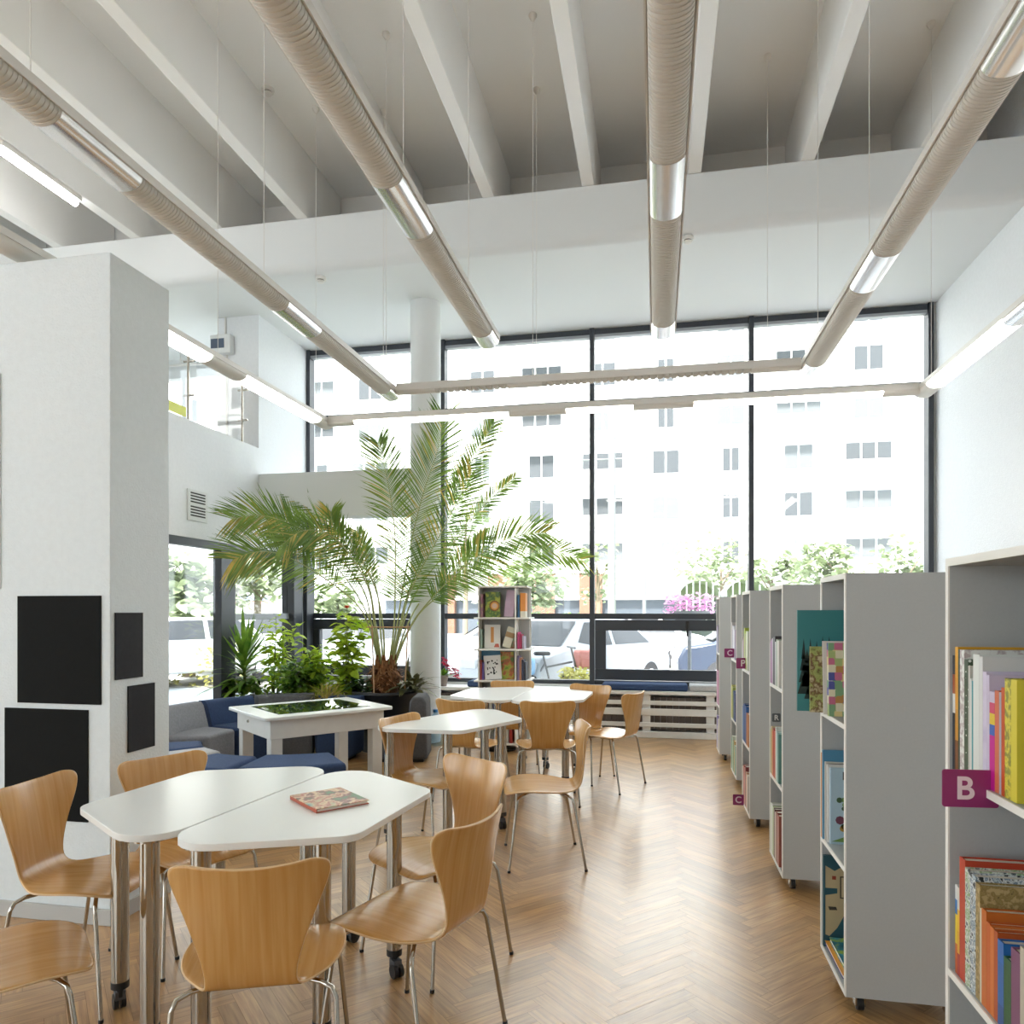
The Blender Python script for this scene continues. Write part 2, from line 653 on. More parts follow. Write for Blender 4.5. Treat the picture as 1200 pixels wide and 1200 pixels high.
# girder / bulkhead: front face, small cove, flat soffit
gp = [(GIRD, BEAMZ), (GIRD, SOF + 0.10)]
for k in range(1, 7):
    a = PI - k / 6 * PI / 2
    gp.append((GIRD + 0.10 + 0.10 * math.cos(a), SOF + 0.10 - 0.10 * math.sin(a)))
gp += [(YB + 0.25, SOF), (YB + 0.25, SOF + 0.3), (GIRD + 0.3, SOF + 0.3), (GIRD + 0.3, BEAMZ)]
mb = MB()
n = len(gp)
mb.v += [(X0, y, z) for y, z in gp] + [(XR + 0.2, y, z) for y, z in gp]
for i in range(n):
    j = (i + 1) % n
    mb.f.append((i, j, n + j, n + i))
    mb.m.append(0)
mb.f.append(tuple(reversed(range(n))))
mb.m.append(0)
mb.f.append(tuple(range(n, 2 * n)))
mb.m.append(0)
struct(mb.build('trim_21', M['smooth_white']))
struct(MB().box(X0, XR + 0.2, 7.5, 7.7, SOF + 0.3, SLAB).build('wall_attic', M['ceil']))

# right wall and window reveal
struct(MB().box(XR, XR + 0.2, Y0, YB + 0.3, 0, SLAB).build('wall_right', M['plaster_r']))
struct(MB().box(2.99, XR, YB - 0.02, YB + 0.2, 0, SOF).build('trim_22', M['smooth_white']))
struct(MB().box(XL - 0.35, XR, YB - 0.06, YB + 0.2, 0, 0.56).build('wall_window', M['smooth_white']))
struct(MB().box(XR - 0.015, XR, Y0, YB - 0.5, 0, 0.08).build('baseboard_right', M['skirt']))

# left wall under and beside the gallery
mb = MB()
mb.box(XL - 0.25, XL, 3.6, 7.6, 2.29, 3.33)
mb.box(XL - 0.25, XL, 7.6, YB + 0.2, 2.29, SOF + 0.01)
mb.box(XL - 0.25, XL + 0.02, 3.6, YB, 2.17, 2.29)
struct(mb.build('wall_left', M['plaster_r']))
struct(MB().box(-5.03, XL - 0.25, 7.6, YB + 0.2, 3.1, SOF + 0.01).build('wall_pier', M['plaster_r']))
mb = MB()
mb.box(XL, -2.56, 7.6, 7.85, 2.52, 3.03)
struct(mb.build('trim_23', M['smooth_white'], bevel=0.004))
mb = MB()
mb.lathe([(0.168, 0), (0.168, SOF + 0.005)], 40)
struct(mb.build('trim_24', M['smooth_white'], loc=(-2.52, 7.70, 0)))
# gallery floor, back parapet
struct(MB().box(-7.6, XL - 0.25, 3.6, YB + 0.2, 3.08, 3.30).build('floor_gallery', M['ceil']))
struct(MB().box(-7.8, -7.6, 3.6, YB + 0.2, 3.3, SOF).build('wall_gallery', M['plaster']))
# outer shell behind the camera: rear wall with a wide opening, far left wall with openings
mb = MB()
mb.box(X0, XR, Y0 - 0.2, Y0, 0, 0.9)
mb.box(X0, XR, Y0 - 0.2, Y0, 3.7, SLAB)
for x0_, x1_ in ((X0, -10.0), (-6.6, -6.4), (-2.6, XR)):
    mb.box(x0_, x1_, Y0 - 0.2, Y0, 0.9, 3.7)
struct(mb.build('wall_rear', M['smooth_white']))
mb = MB()
mb.box(X0 - 0.2, X0, Y0, 3.6, 0, 0.6)
mb.box(X0 - 0.2, X0, Y0, 3.6, 4.4, SLAB)
for y0_, y1_ in ((Y0, -3.0), (0.0, 0.3), (3.2, 3.6)):
    mb.box(X0 - 0.2, X0, y0_, y1_, 0.6, 4.4)
struct(mb.build('wall_far_left', M['smooth_white']))
mb = MB()
mb.box(X0, XL - 0.25, 3.45, 3.6, 0, 3.3)
mb.box(X0, -7.6, 3.45, 3.6, 3.3, SLAB)
struct(mb.build('wall_under_gallery', M['smooth_white']))

# free-standing wall block on the left
PX, PY = -2.467, 2.90
struct(MB().box(-4.4, PX, PY, 3.31, 0, 3.105).build('wall_partition', M['plaster'], bevel=0.004))
mb = MB()
mb.box(-4.4, PX + 0.012, PY - 0.012, PY, 0, 0.075)
mb.box(PX, PX + 0.012, PY, 3.31, 0, 0.075)
struct(mb.build('baseboard_partition', M['skirt'], bevel=0.003))


# ---- glazing
def frame_box(mb, x0, x1, z0, z1, y, t=0.05, d=0.08, mi=0):
    mb.box(x0, x1, y - d / 2, y + d / 2, z0, z0 + t, mi)
    mb.box(x0, x1, y - d / 2, y + d / 2, z1 - t, z1, mi)
    mb.box(x0, x0 + t, y - d / 2, y + d / 2, z0 + t, z1 - t, mi)
    mb.box(x1 - t, x1, y - d / 2, y + d / 2, z0 + t, z1 - t, mi)


MX = [-4.50, -2.64, -0.763, 1.083, 2.985]
for i in range(4):
    xa, xb = MX[i], MX[i + 1]
    w = struct(bpy.data.objects.new('window_%d' % (i + 1), None))
    COL.objects.link(w)
    w.location = (0, YB, 0)
    f = MB()
    h = 0.028
    if i == 0:
        f.box(xa, xa + 0.05, -0.05, 0.09, 0.56, SOF)
    f.box(xb - h, xb + h, -0.06, 0.09, 0.56, 4.87)              # mullion
    a = xa + (0.05 if i == 0 else h)
    b = xb - h
    f.box(a, b, -0.03, 0.08, 4.80, 4.865)                       # head
    f.box(a, b, -0.03, 0.06, 4.765, 4.80, 1)
    f.box(a, b, -0.03, 0.05, 3.965, 4.005)                      # upper transom
    f.box(a, b, -0.04, 0.06, 1.35, 1.42)                        # lower transom
    f.box(a, b, -0.04, 0.06, 0.56, 0.61)
    f.build('frame', [M['frame'], M['frame_lt']], w, bevel=0.004)
    MB().box(a, b, 0.015, 0.027, 4.005, 4.80).build('pane', M['glass'], w)
    MB().box(a, b, 0.015, 0.027, 1.42, 3.965).build('pane', M['glass'], w)
    if i in (0, 2):
        s = MB()
        frame_box(s, a + 0.01, b - 0.01, 0.62, 1.345, -0.005, 0.13, 0.09)
        s.build('sash', M['frame'], w, bevel=0.006)
        MB().box(a + 0.14, b - 0.14, 0.0, 0.012, 0.75, 1.215).build('pane', M['glass'], w)
        k = MB()
        xm = 0.36 if i == 2 else (a + b) / 2
        k.box(xm - 0.012, xm + 0.012, -0.075, -0.05, 1.15, 1.30)
        k.box(xm - 0.02, xm + 0.02, -0.062, -0.05, 1.24, 1.33)
        k.build('handle', M['rubber'], w, bevel=0.003)
    else:
        MB().box(a, b, 0.015, 0.027, 0.61, 1.35).build('pane', M['glass'], w)

# low glazing on the left, with its heavy corner post
w = struct(bpy.data.objects.new('window_5', None))
COL.objects.link(w)
w.location = (XL, 0, 0)
f = MB()
f.box(-0.08, 0.02, 3.62, 8.56, 2.09, 2.17)
f.box(-0.08, 0.02, 3.62, 8.56, 0.0, 0.09)
for y0, y1 in ((3.62, 3.74), (6.84, 7.10)):
    f.box(-0.08, 0.02, y0, y1, 0.09, 2.09)
f.box(-0.05, 0.0, 7.10, 8.5, 1.35, 1.42, 1)
f.build('frame', [M['frame'], M['frame_lt']], w, bevel=0.004)
f = MB()
f.box(-0.10, 0.07, 8.30, 8.52, 0.0, 2.17)
f.box(-0.08, 0.05, 8.52, 8.58, 0.0, 2.17, 1)
f.box(-0.10, 0.10, 8.58, 8.78, 0.0, 2.17)
f.build('corner_post', [M['frame'], M['frame_lt']], w, bevel=0.006)
for y0, y1, z0, z1 in ((3.74, 6.84, 0.09, 2.09), (7.10, 8.30, 0.09, 1.35), (7.10, 8.30, 1.42, 2.09)):
    MB().box(-0.03, -0.018, y0, y1, z0, z1).build('pane', M['glass'], w)

# gallery window at the back
w = struct(bpy.data.objects.new('window_6', None))
COL.objects.link(w)
w.location = (0, YB, 0)
f = MB()
f.box(-7.6, -5.03, -0.05, 0.1, 4.62, SOF)
f.box(-7.6, -5.03, -0.05, 0.1, 3.3, 3.4)
f.box(-6.33, -6.27, -0.05, 0.06, 3.4, 4.62)
f.build('frame', M['smooth_white'], w)
MB().box(-7.6, -6.33, 0.0, 0.012, 3.4, 4.62).build('pane', M['glass'], w)
MB().box(-6.27, -5.03, 0.0, 0.012, 3.4, 4.62).build('pane', M['glass'], w)

# ================================================================== FITTINGS ON WALLS AND CEILING
# gallery railing
rl = thing('glass_railing', 'frameless glass railing with steel posts along the gallery edge upper left', 'railing', (XL - 0.1, 0, 3.33))
for y in (5.2, 6.46, 7.42):
    p = MB()
    p.tube([(0, y, 0), (0, y, 0.78)], 0.013, 10)
    for z in (0.28, 0.62):
        p.tube([(-0.05, y, z), (0.07, y, z)], 0.011, 8)
    p.build('post', M['chrome'], rl)
for y0, y1 in ((4.2, 5.12), (5.28, 6.38), (6.54, 7.34)):
    MB().box(0.035, 0.045, y0, y1, 0.03, 0.80).build('glass_panel', M['glass'], rl)
tag(MB().box(XL - 0.06, XL - 0.052, 5.30, 6.36, 3.365, 3.46).build('warning_film', mat('yellow_film', '#cfd02f', 0.4)),
    'yellow strip stuck along the bottom of the gallery glass', 'safety strip')
# curtain rail above gallery window
mb = MB()
mb.tube([(-7.5, 8.55, 4.72), (-5.06, 8.55, 4.72)], 0.018, 8)
mb.tube([(-6.2, 8.55, 4.72), (-6.2, 8.55, 4.87)], 0.01, 6)
tag(mb.build('curtain_rail', M['lamp_white']), 'thin white rail hung under the gallery ceiling', 'rail')

# electric box on pier
c = at_y(263, 407, 7.6)
eb = thing('fuse_box', 'white electric box with dark window on the gallery pier', 'fuse box', (c.x, 7.6, c.z - 0.1))
MB().box(-0.13, 0.13, -0.09, 0.0, 0, 0.22).build('case', M['smooth_white'], eb, bevel=0.01)
MB().box(-0.115, 0.055, -0.097, -0.09, 0.06, 0.17).build('window', mat('smoked_cover', '#4d5b6d', 0.15), eb, bevel=0.004)
p = MB()
p.tube([(0.02, -0.012, 0.22), (0.02, -0.012, SOF - c.z + 0.1)], 0.012, 8)
p.tube([(0.04, -0.012, 0.0), (0.04, -0.012, -1.0)], 0.012, 8)
p.build('conduit', M['lamp_white'], eb)

# vent grille
a, b = at_x(221, 575, XL), at_x(239, 606, XL)
vg = thing('vent_grille', 'white wall vent with black slots below the gallery', 'vent', (XL, a.y, b.z - 0.06))
L_, H_ = b.y - a.y + 0.04, a.z - b.z + 0.08
MB().box(0.0, 0.015, -0.03, L_, 0, H_).build('plate', M['smooth_white'], vg, bevel=0.003)
s = MB()
for k in range(8):
    z = 0.045 + k * (H_ - 0.09) / 7.6 + (0.02 if k > 3 else 0)
    s.box(0.0155, 0.017, 0.01, L_ - 0.04, z, z + (H_ - 0.09) / 15)
s.build('slots', M['slot'], vg)


def smoke(p, label):
    t = thing('smoke_detector', label, 'smoke detector', p, 0, 'ceiling smoke detectors')
    MB().lathe([(0.052, 0), (0.056, -0.012), (0.05, -0.03)], 20).build('base', M['lamp_white'], t)
    MB().lathe([(0.034, -0.03), (0.034, -0.038)], 16).build('grille', M['slot'], t)
    MB().lathe([(0.038, -0.038), (0.03, -0.055), (0.012, -0.06)], 16).build('cap', M['lamp_white'], t)


smoke(at_z(314, 104, SLAB), 'round white smoke detector up on the slab between two ceiling ribs')
smoke(at_z(376, 325, SOF), 'white smoke detector under the soffit above the left window bay')
smoke(at_z(806, 278, SOF), 'white smoke detector under the soffit right of the middle hanging lamp')

# boards on the partition block
for (u0, v0, u1, v1), nm, lab in (((22, 698, 119, 823), 'black_board', 'upper black square board on the front of the white block'),
                                 ((7, 832, 104, 957), 'black_board', 'lower black square board on the white block behind the chair')):
    p0, p1 = at_y(u0, v1, PY), at_y(u1, v0, PY)
    tag(MB().box(p0.x, p1.x, PY - 0.008, PY - 0.001, p0.z, p1.z).build(nm, M['black_board']), lab, 'board', 'boards on the white block')
for (u0, v0, u1, v1), lab in (((134, 718, 166, 795), 'upper narrow dark board on the side of the white block'),
                             ((149, 802, 180, 878), 'lower narrow dark board on the side of the white block')):
    p0, p1 = at_x(u0, v1, PX), at_x(u1, v0, PX)
    zt = at_x((u0 + u1) / 2, v0, PX).z
    zb = at_x((u0 + u1) / 2, v1, PX).z
    tag(MB().box(PX + 0.001, PX + 0.008, p0.y, p1.y, zb, zt).build('dark_board', M['dark_board']), lab, 'board', 'boards on the white block')
ps = thing('poster', 'edge of a black and white poster at the far left of the block', 'poster', (0, PY, 0))
xr = at_y(1.5, 600, PY).x
MB().box(xr - 0.5, xr, -0.006, -0.001, at_y(0, 690, PY).z, at_y(0, 438, PY).z).build('sheet', M['smooth_white'], ps)
s = MB()
for v0, v1 in ((440, 475), (585, 592), (596, 598)):
    s.box(xr - 0.3, xr - 0.001, -0.008, -0.006, at_y(0, v1, PY).z, at_y(0, v0, PY).z, 1)
for k in range(9):
    v = 516 + k * 5
    s.box(xr - 0.3, xr - 0.001, -0.008, -0.006, at_y(0, v + 2.4, PY).z, at_y(0, v, PY).z, 0)
s.build('print', [M['rubber'], mat('grey_print', '#8a8d8a', 0.6)], ps)

# ================================================================== HANGING LAMPS
LZ = 3.20
LW = 0.072


def arc_section(w, h, n=8):
    pts = []
    for k in range(n + 1):
        a = PI * k / n
        pts.append((w * math.cos(a), -h * math.sin(a) ** 0.8))
    return pts


class Run:
    """straight lamp run: local axis along +s from p, horizontal direction d"""
    def __init__(s, p, d):
        s.p = Vector(p)
        s.d = Vector(d).normalized()
        s.n = Vector((s.d.y, -s.d.x, 0))

    def pt(s, a, x, z):
        return s.p + s.d * a + s.n * x + Vector((0, 0, z))

    def profile(s, mb, a0, a1, w, h, mi=0, n=10, rib=0.0, depth=0.004):
        sec = arc_section(w, h, n)
        rows = []
        if rib > 0:
            k = int((a1 - a0) / rib)
            for i in range(k):
                b = a0 + (a1 - a0) * i / k
                st = (a1 - a0) / k
                for off, dd in ((0, 0), (0.62, 0), (0.68, depth), (0.94, depth)):
                    sc = (w - dd) / w
                    rows.append([s.pt(b + st * off, x * sc, z * (1 - dd / h)) for x, z in sec])
            rows.append([s.pt(a1, x, z) for x, z in sec])
        else:
            rows = [[s.pt(a0, x, z) for x, z in sec], [s.pt(a1, x, z) for x, z in sec]]
        mb.grid(rows, mi)
        for a, fl in ((a0, 1), (a1, 0)):
            ps_ = [s.pt(a, x, z) for x, z in sec]
            mb.face(ps_ if fl else ps_[::-1], mi)

    def bar(s, mb, a0, a1, x0, x1, z0, z1, mi=0):
        b = len(mb.v)
        for a in (a0, a1):
            for x, z in ((x0, z0), (x1, z0), (x1, z1), (x0, z1)):
                mb.v.append(tuple(s.pt(a, x, z)))
        for q in ((0, 1, 2, 3), (7, 6, 5, 4), (0, 4, 5, 1), (1, 5, 6, 2), (2, 6, 7, 3), (3, 7, 4, 0)):
            mb.f.append(tuple(b + i for i in q))
            mb.m.append(mi)


def lamp_run(root, run, segs, LW=LW, k=1.0):
    """segs: list of (kind, a0, a1)"""
    a_min = min(a for _, a, _b in segs)
    a_max = max(b for _, _a, b in segs)
    mb = MB()
    run.bar(mb, a_min, a_max, -LW, LW, 0.001, 0.022)
    run.bar(mb, a_min, a_max, -LW - 0.006, -LW, -0.006, 0.030)
    run.bar(mb, a_min, a_max, LW, LW + 0.006, -0.006, 0.030)
    run.bar(mb, a_min, a_max, -0.03, 0.03, 0.022, 0.055)
    mb.build('housing', M['lamp_white'], root, ang=30)
    for kind, a0, a1 in segs:
        m2 = MB()
        if kind == 'L':
            run.profile(m2, a0, a1, LW - 0.003, 0.050 * k, 0, rib=0.018, depth=0.0025)
            m2.build('louvre', M['louvre'], root, ang=40)
        elif kind == 'C':
            run.profile(m2, a0, a1, LW - 0.001, 0.053 * k, 0, n=12)
            m2.build('chrome_sleeve', M['alu'], root, ang=40)
        elif kind == 'G':
            run.profile(m2, a0, a1, LW - 0.002, 0.045 * k, 0)
            m2.build('cover', M['lamp_white'], root, ang=40)
        elif kind == 'E':
            run.profile(m2, a0, a1, LW - 0.002, 0.045 * k, 0)
            m2.build('lit_diffuser', M['tube_on'], root, ang=40)
        elif kind == 'S':
            run.profile(m2, a0, a1, LW - 0.003, 0.045 * k, 0, rib=0.05, depth=0.012)
            m2.build('louvre', M['louvre'], root, ang=40)


def wires(root, pts, top=SLAB):
    for x, y in pts:
        # hang from the slab, or from a rib where the rib is overhead
        zt = top
        for bx in BX:
            if abs(x - bx) < 0.07:
                zt = BEAMZ + 0.004
        w_ = MB()
        w_.tube([(x, y, LZ + 0.05), (x, y, zt - 0.02)], 0.0022, 5)
        w_.build('suspension_wire', M['lamp_white'], root)
        c_ = MB()
        c_.lathe([(0.032, 0), (0.032, -0.012), (0.014, -0.045), (0.006, -0.05)], 12, (x, y, zt))
        c_.build('ceiling_cap', M['lamp_white'], root)


def y_at(u, v):
    return at_z(u, v, LZ).y


XD, XB, XA, XC = -2.10, -1.065, 0.042, 1.088
YC, YR = 5.47, 6.25
XRL, XRR = -3.04, 2.10
# U shaped lamp: runs D and C joined by a cross bar
t = thing('hanging_lamp', 'U-shaped grey louvred hanging lamp with long outer runs and cross bar', 'ceiling lamp', (0, 0, 0))
for x in (XD, XC):
    run = Run((x, YC, LZ), (0, -1, 0))
    lamp_run(t, run, [('C', -0.07, 0.13), ('L', 0.13, 1.32), ('C', 1.32, 1.72), ('L', 1.72, 2.91), ('C', 2.91, 3.31), ('L', 3.31, 4.5), ('C', 4.5, 4.9), ('L', 4.9, 6.0)])
run = Run((XD + 0.075, YC, LZ), (1, 0, 0))
Lx = XC - XD - 0.15
lamp_run(t, run, [('G', 0, 0.32), ('S', 0.32, 0.9), ('G', 0.9, 1.17), ('S', 1.17, 2.7), ('G', 2.7, Lx)], 0.042, 0.6)
wires(t, [(XD, YC - 0.05), (XD, 3.6), (XD, 2.1), (XC, YC - 0.2), (XC, 4.05), (-0.93, YC), (XC, 2.2)])
for x, lab, ye in ((XB, 'straight grey louvred lamp with chrome sleeves, hung left of centre', at_z(570, 399, LZ).y),
                   (XA, 'straight grey louvred lamp with chrome sleeves, hung over the middle', at_z(777, 388, LZ).y)):
    t = thing('hanging_lamp', lab, 'ceiling lamp', (0, 0, 0))
    run = Run((x, ye, LZ), (0, -1, 0))
    lamp_run(t, run, [('C', 0, 0.19), ('L', 0.19, 1.40), ('C', 1.40, 1.80), ('L', 1.80, 3.0), ('C', 3.0, 3.4), ('L', 3.4, 4.6)])
    wires(t, [(x, ye - 0.5), (x, ye - 1.6), (x, ye - 3.0)] if x < 0 else [(x, ye - 3.0)])
# lit U shaped ring nearer the windows
t = thing('hanging_lamp', 'U-shaped hanging strip lamp with lit white panels nearer the windows', 'ceiling lamp', (0, 0, 0))
run = Run((XRL + 0.06, YR, LZ), (1, 0, 0))


def xa(u, v):
    return at_y(u, v, YR).x - (XRL + 0.06)


lamp_run(t, run, [('G', 0, xa(417, 492)), ('E', xa(417, 492), xa(597, 486)), ('G', xa(597, 486), xa(664, 482)), ('E', xa(664, 482), xa(742, 478)),
                  ('G', xa(742, 478), xa(813, 474)), ('E', xa(813, 474), xa(1033, 463)), ('G', xa(1033, 463), XRR - XRL - 0.12)], 0.058, 0.8)
run = Run((XRL, YR, LZ), (0, -1, 0))
yl = [YR - y_at(u, v) for u, v in ((366, 490), (275, 440), (232, 417), (201, 399))]
lamp_run(t, run, [('G', -0.07, yl[0]), ('E', yl[0], yl[1]), ('G', yl[1], yl[2]), ('E', yl[2], yl[3] + 0.2), ('G', yl[3] + 0.2, 5.2)])
run = Run((XRR, YR, LZ), (0, -1, 0))
yr = [YR - y_at(u, v) for u, v in ((1094, 448), (1193, 372))]
lamp_run(t, run, [('G', -0.07, yr[0]), ('E', yr[0], yr[1]), ('C', yr[1], yr[1] + 0.45), ('E', yr[1] + 0.45, yr[1] + 1.65), ('G', yr[1] + 1.65, 5.5)])
wires(t, [(XRL, YR - 0.15), (XRL, 4.6), (-2.45, YR), (-1.03, YR), (0.9, YR), (XRR, YR - 0.1), (XRR, 4.4)])

# lit batten under a ceiling rib at upper left
t = thing('batten_light', 'lit white tube light fixed under a ceiling rib at upper left', 'tube light', (-5.40, 0, BEAMZ))
y0, y1 = at_z(5, 170, BEAMZ - 0.05).y, at_z(103, 236, BEAMZ - 0.05).y
MB().box(-0.045, 0.045, y0, y1, -0.045, 0.003).build('housing', M['lamp_white'], t, bevel=0.006)
d_ = MB()
d_.tube([(0, y0 + 0.03, -0.07), (0, y1 - 0.03, -0.07)], 0.032, 14)
d_.build('tube', emit_mat('bright_tube', '#ffffff', 8.0), t)


# ================================================================== CHAIRS
def chair_shell():
    # profile (y, z, half width) from seat front over the bend to the top of the back
    prof = [(0.215, 0.408, 0.10), (0.212, 0.411, 0.150), (0.200, 0.418, 0.185), (0.175, 0.428, 0.207), (0.13, 0.436, 0.224), (0.07, 0.439, 0.234),
            (0.00, 0.436, 0.236), (-0.06, 0.431, 0.226), (-0.11, 0.426, 0.203), (-0.15, 0.424, 0.168), (-0.185, 0.427, 0.140), (-0.210, 0.440, 0.124),
            (-0.225, 0.464, 0.118), (-0.233, 0.498, 0.121), (-0.240, 0.540, 0.132), (-0.248, 0.585, 0.147), (-0.257, 0.632, 0.165), (-0.266, 0.678, 0.184),
            (-0.274, 0.720, 0.201), (-0.281, 0.751, 0.210), (-0.285, 0.770, 0.210), (-0.288, 0.783, 0.202), (-0.290, 0.790, 0.187), (-0.291, 0.794, 0.158)]
    n = 15
    rows = []
    N = len(prof)
    for i, (y, z, w) in enumerate(prof):
        row = []
        bk = max(0.0, min(1.0, (z - 0.47) / 0.2)) if i > 9 else 0.0
        for k in range(n):
            t = -1 + 2 * k / (n - 1)
            x = w * t
            yy, zz = y, z
            yy += bk * 1.15 * x * x                       # back wraps round the sitter
            if i <= 9:
                zz += 0.07 * x * x * (1 if y < 0.1 else max(0, (0.215 - y) / 0.115))
            if i >= N - 6:
                q = (i - (N - 6)) / 5.0
                zz -= 0.012 * q * (1 - t * t)             # dip in the top edge
            row.append((x, yy, zz))
        rows.append(row)
    me = MB().grid(rows).mesh('shell', [M['birch'], M['ply_edge']], smooth=True, ang=60)
    return me


def make_chair(loc, rz, label):
    t = thing('stacking_chair', label, 'chair', loc, rz, 'plywood chairs round the tables')
    me = chair_shell()
    o = bpy.data.objects.new('seat_shell', me)
    COL.objects.link(o)
    o.parent = t
    sd = o.modifiers.new('thick', 'SOLIDIFY')
    sd.thickness = 0.011
    sd.offset = 0.0
    sd.material_offset_rim = 1
    sb = o.modifiers.new('smooth', 'SUBSURF')
    sb.levels = 1
    sb.render_levels = 1
    for sx in (-1, 1):
        for sy in (1, -1):
            hub = (sx * 0.035, sy * 0.05 - 0.01, 0.404)
            out = (sx * (0.165 if sy > 0 else 0.175), sy * 0.135 - 0.01, 0.404)
            k1 = (sx * (0.192 if sy > 0 else 0.205), sy * 0.152 - 0.01, 0.394)
            k2 = (sx * (0.203 if sy > 0 else 0.217), sy * 0.160 - 0.01, 0.368)
            ft = (sx * 0.235, sy * 0.215 - 0.02, 0.004)
            m2 = MB()
            m2.tube([hub, out, k1, k2, ft], 0.0075, 10)
            m2.tube([(ft[0], ft[1], 0.0), (ft[0], ft[1], 0.012)], 0.009, 10, 1)
            m2.build('leg', [M['chrome'], M['rubber']], t, ang=50)
    m2 = MB()
    m2.lathe([(0.07, 0.392), (0.075, 0.402), (0.075, 0.412), (0.06, 0.422)], 20, (0, -0.01, 0))
    m2.build('seat_hub', M['chrome'], t)
    return t


def chair_from_back(bx, by, ang):
    a = R(ang)
    return (bx + 0.285 * math.cos(a), by + 0.285 * math.sin(a))


chairs = [
    ((-1.04, 1.70), 111, 'wooden chair seen from behind at the near end of the front white table'),
    ((-0.545, 2.24), 162, 'wooden chair at the right side of the front table, back turned to the aisle'),
    ((-0.77, 3.16), 237, 'wooden chair with pale seat facing the camera, between front and middle tables'),
    ((-2.415, 2.40), 5, 'wooden chair in front of the black boards at the left edge'),
    ((-2.23, 2.92), -25, 'wooden chair behind the front table beside the white block'),
    ((-1.63, 4.34), -18, 'wooden chair at the left of the middle table near the touch table'),
    ((-0.39, 4.26), 194, 'wooden chair seen side-on at the right of the middle table'),
    ((-1.45, 5.17), 78, 'wooden chair behind the middle table, back toward us beside the water bottle'),
    ((-0.775, 5.22), 101, 'wooden chair seen squarely from behind in front of the far table'),
    ((-1.34, 6.72), -78, 'wooden chair behind the far table in front of the book tower'),
    ((-0.56, 6.52), -112, 'wooden chair at the right rear corner of the far table'),
    ((-0.14, 5.94), 156, 'wooden chair standing out in the aisle right of the far table'),
]
proto = None
for (bx, by), ang, lab in chairs:
    x, y = chair_from_back(bx, by, ang)
    if proto is None:
        proto = make_chair((x, y, 0), R(ang - 90), lab)
    else:
        copy_tree(proto, (x, y, 0), R(ang - 90), lab)
copy_tree(proto, (-1.865, 1.775, 0), R(47 - 90), 'wooden chair of which only the seat shows, bottom left corner')


# ================================================================== TABLES
def table_top_poly():
    s = 0.615
    h = 0.565
    pts = [(0, -s), (h, -s / 2), (h, s / 2), (0, s)]
    return round_poly(pts, [0.13, 0.085, 0.085, 0.13], 7), h, s


def make_table(loc, rz, label, mirror=False):
    t = thing('trapezoid_table', label, 'table', loc, rz, 'white trapezoid tables')
    poly, h, s = table_top_poly()
    MB().prism(poly, 0.717, 0.74).build('tabletop', [M['table']], t, bevel=0.002, ang=30)
    lp = [(0.10, -s + 0.16), (h - 0.15, -s / 2 + 0.045), (h - 0.15, s / 2 - 0.045), (0.10, s - 0.16)]
    for i, (x, y) in enumerate(lp):
        m2 = MB()
        m2.lathe([(0.03, 0.095), (0.03, 0.715)], 24, (x, y, 0))
        m2.lathe([(0.05, 0.707), (0.05, 0.714)], 24, (x, y, 0))
        l = m2.build('leg', M['chrome'], t, ang=40)
        m3 = MB()
        m3.lathe([(0.031, 0.085), (0.031, 0.11)], 20, (x, y, 0), 0)
        m3.lathe([(0.012, 0.05), (0.012, 0.09)], 12, (x, y, 0), 0)
        a = (i * 1.9 + loc[0] * 3) % 6.28
        dx, dy = math.cos(a), math.sin(a)
        cx, cy = x + dx * 0.02, y + dy * 0.02
        for sgn in (-1, 1):
            c0 = Vector((cx - dy * 0.012 * sgn, cy + dx * 0.012 * sgn, 0.027))
            ax = Vector((-dy, dx, 0))
            m3.tube([c0 - ax * 0.008, c0 + ax * 0.008], 0.027, 18, 0)
        m3.obox((x + dx * 0.01, y + dy * 0.01, 0.055), (0.04, 0.034, 0.03), a, 1)
        m3.build('caster', [M['rubber'], M['grey_dk']], l, ang=40)
    return t


pr = make_table((-1.472, 2.515, 0), R(180 - 5.5), 'white trapezoid table on the left half of the front pair')
tabs = [((-1.462, 2.507), -6, 'white trapezoid table on the right half of the front pair, book on it'),
        ((-1.50, 4.67), -27, 'single white trapezoid table in the middle of the room'),
        ((-1.128, 6.12), 177, 'white trapezoid table on the left half of the far pair'),
        ((-1.122, 6.11), -3, 'white trapezoid table on the right half of the far pair')]
for (x, y), rz, lab in tabs:
    copy_tree(pr, (x, y, 0), R(rz), lab)

# book lying on the front table
q = [at_z(u, v, 0.755) for u, v in ((333, 934.5), (378, 948), (439, 937), (392, 921.5))]
cxy = sum(q, Vector()) / 4
ang = math.atan2(q[2].y - q[1].y, q[2].x - q[1].x)
wd, hd = (q[2] - q[1]).length, (q[0] - q[1]).length
t = thing('picture_book', 'colourful picture book lying on the front white table', 'book', (cxy.x, cxy.y, 0.741), ang)
c_ = MB()
c_.box(-wd / 2, wd / 2, -hd / 2, hd / 2, 0, 0.003, 1)
c_.box(-wd / 2, wd / 2, -hd / 2, hd / 2, 0.012, 0.015, 0)
c_.box(-wd / 2, -wd / 2 + 0.003, -hd / 2, hd / 2, 0.003, 0.012, 1)
c_.build('cover', [art_mat('summer_picture', ['#4f8f9a', '#c9b98f', '#b46a5a', '#e0c8a0', '#8b4a4a', '#5f7f58'], 14), mat('red_cover', '#b2553b', 0.4)], t)
MB().box(-wd / 2 + 0.004, wd / 2 - 0.004, -hd / 2 + 0.004, hd / 2 - 0.004, 0.003, 0.012).build('pages', M['paper'], t)

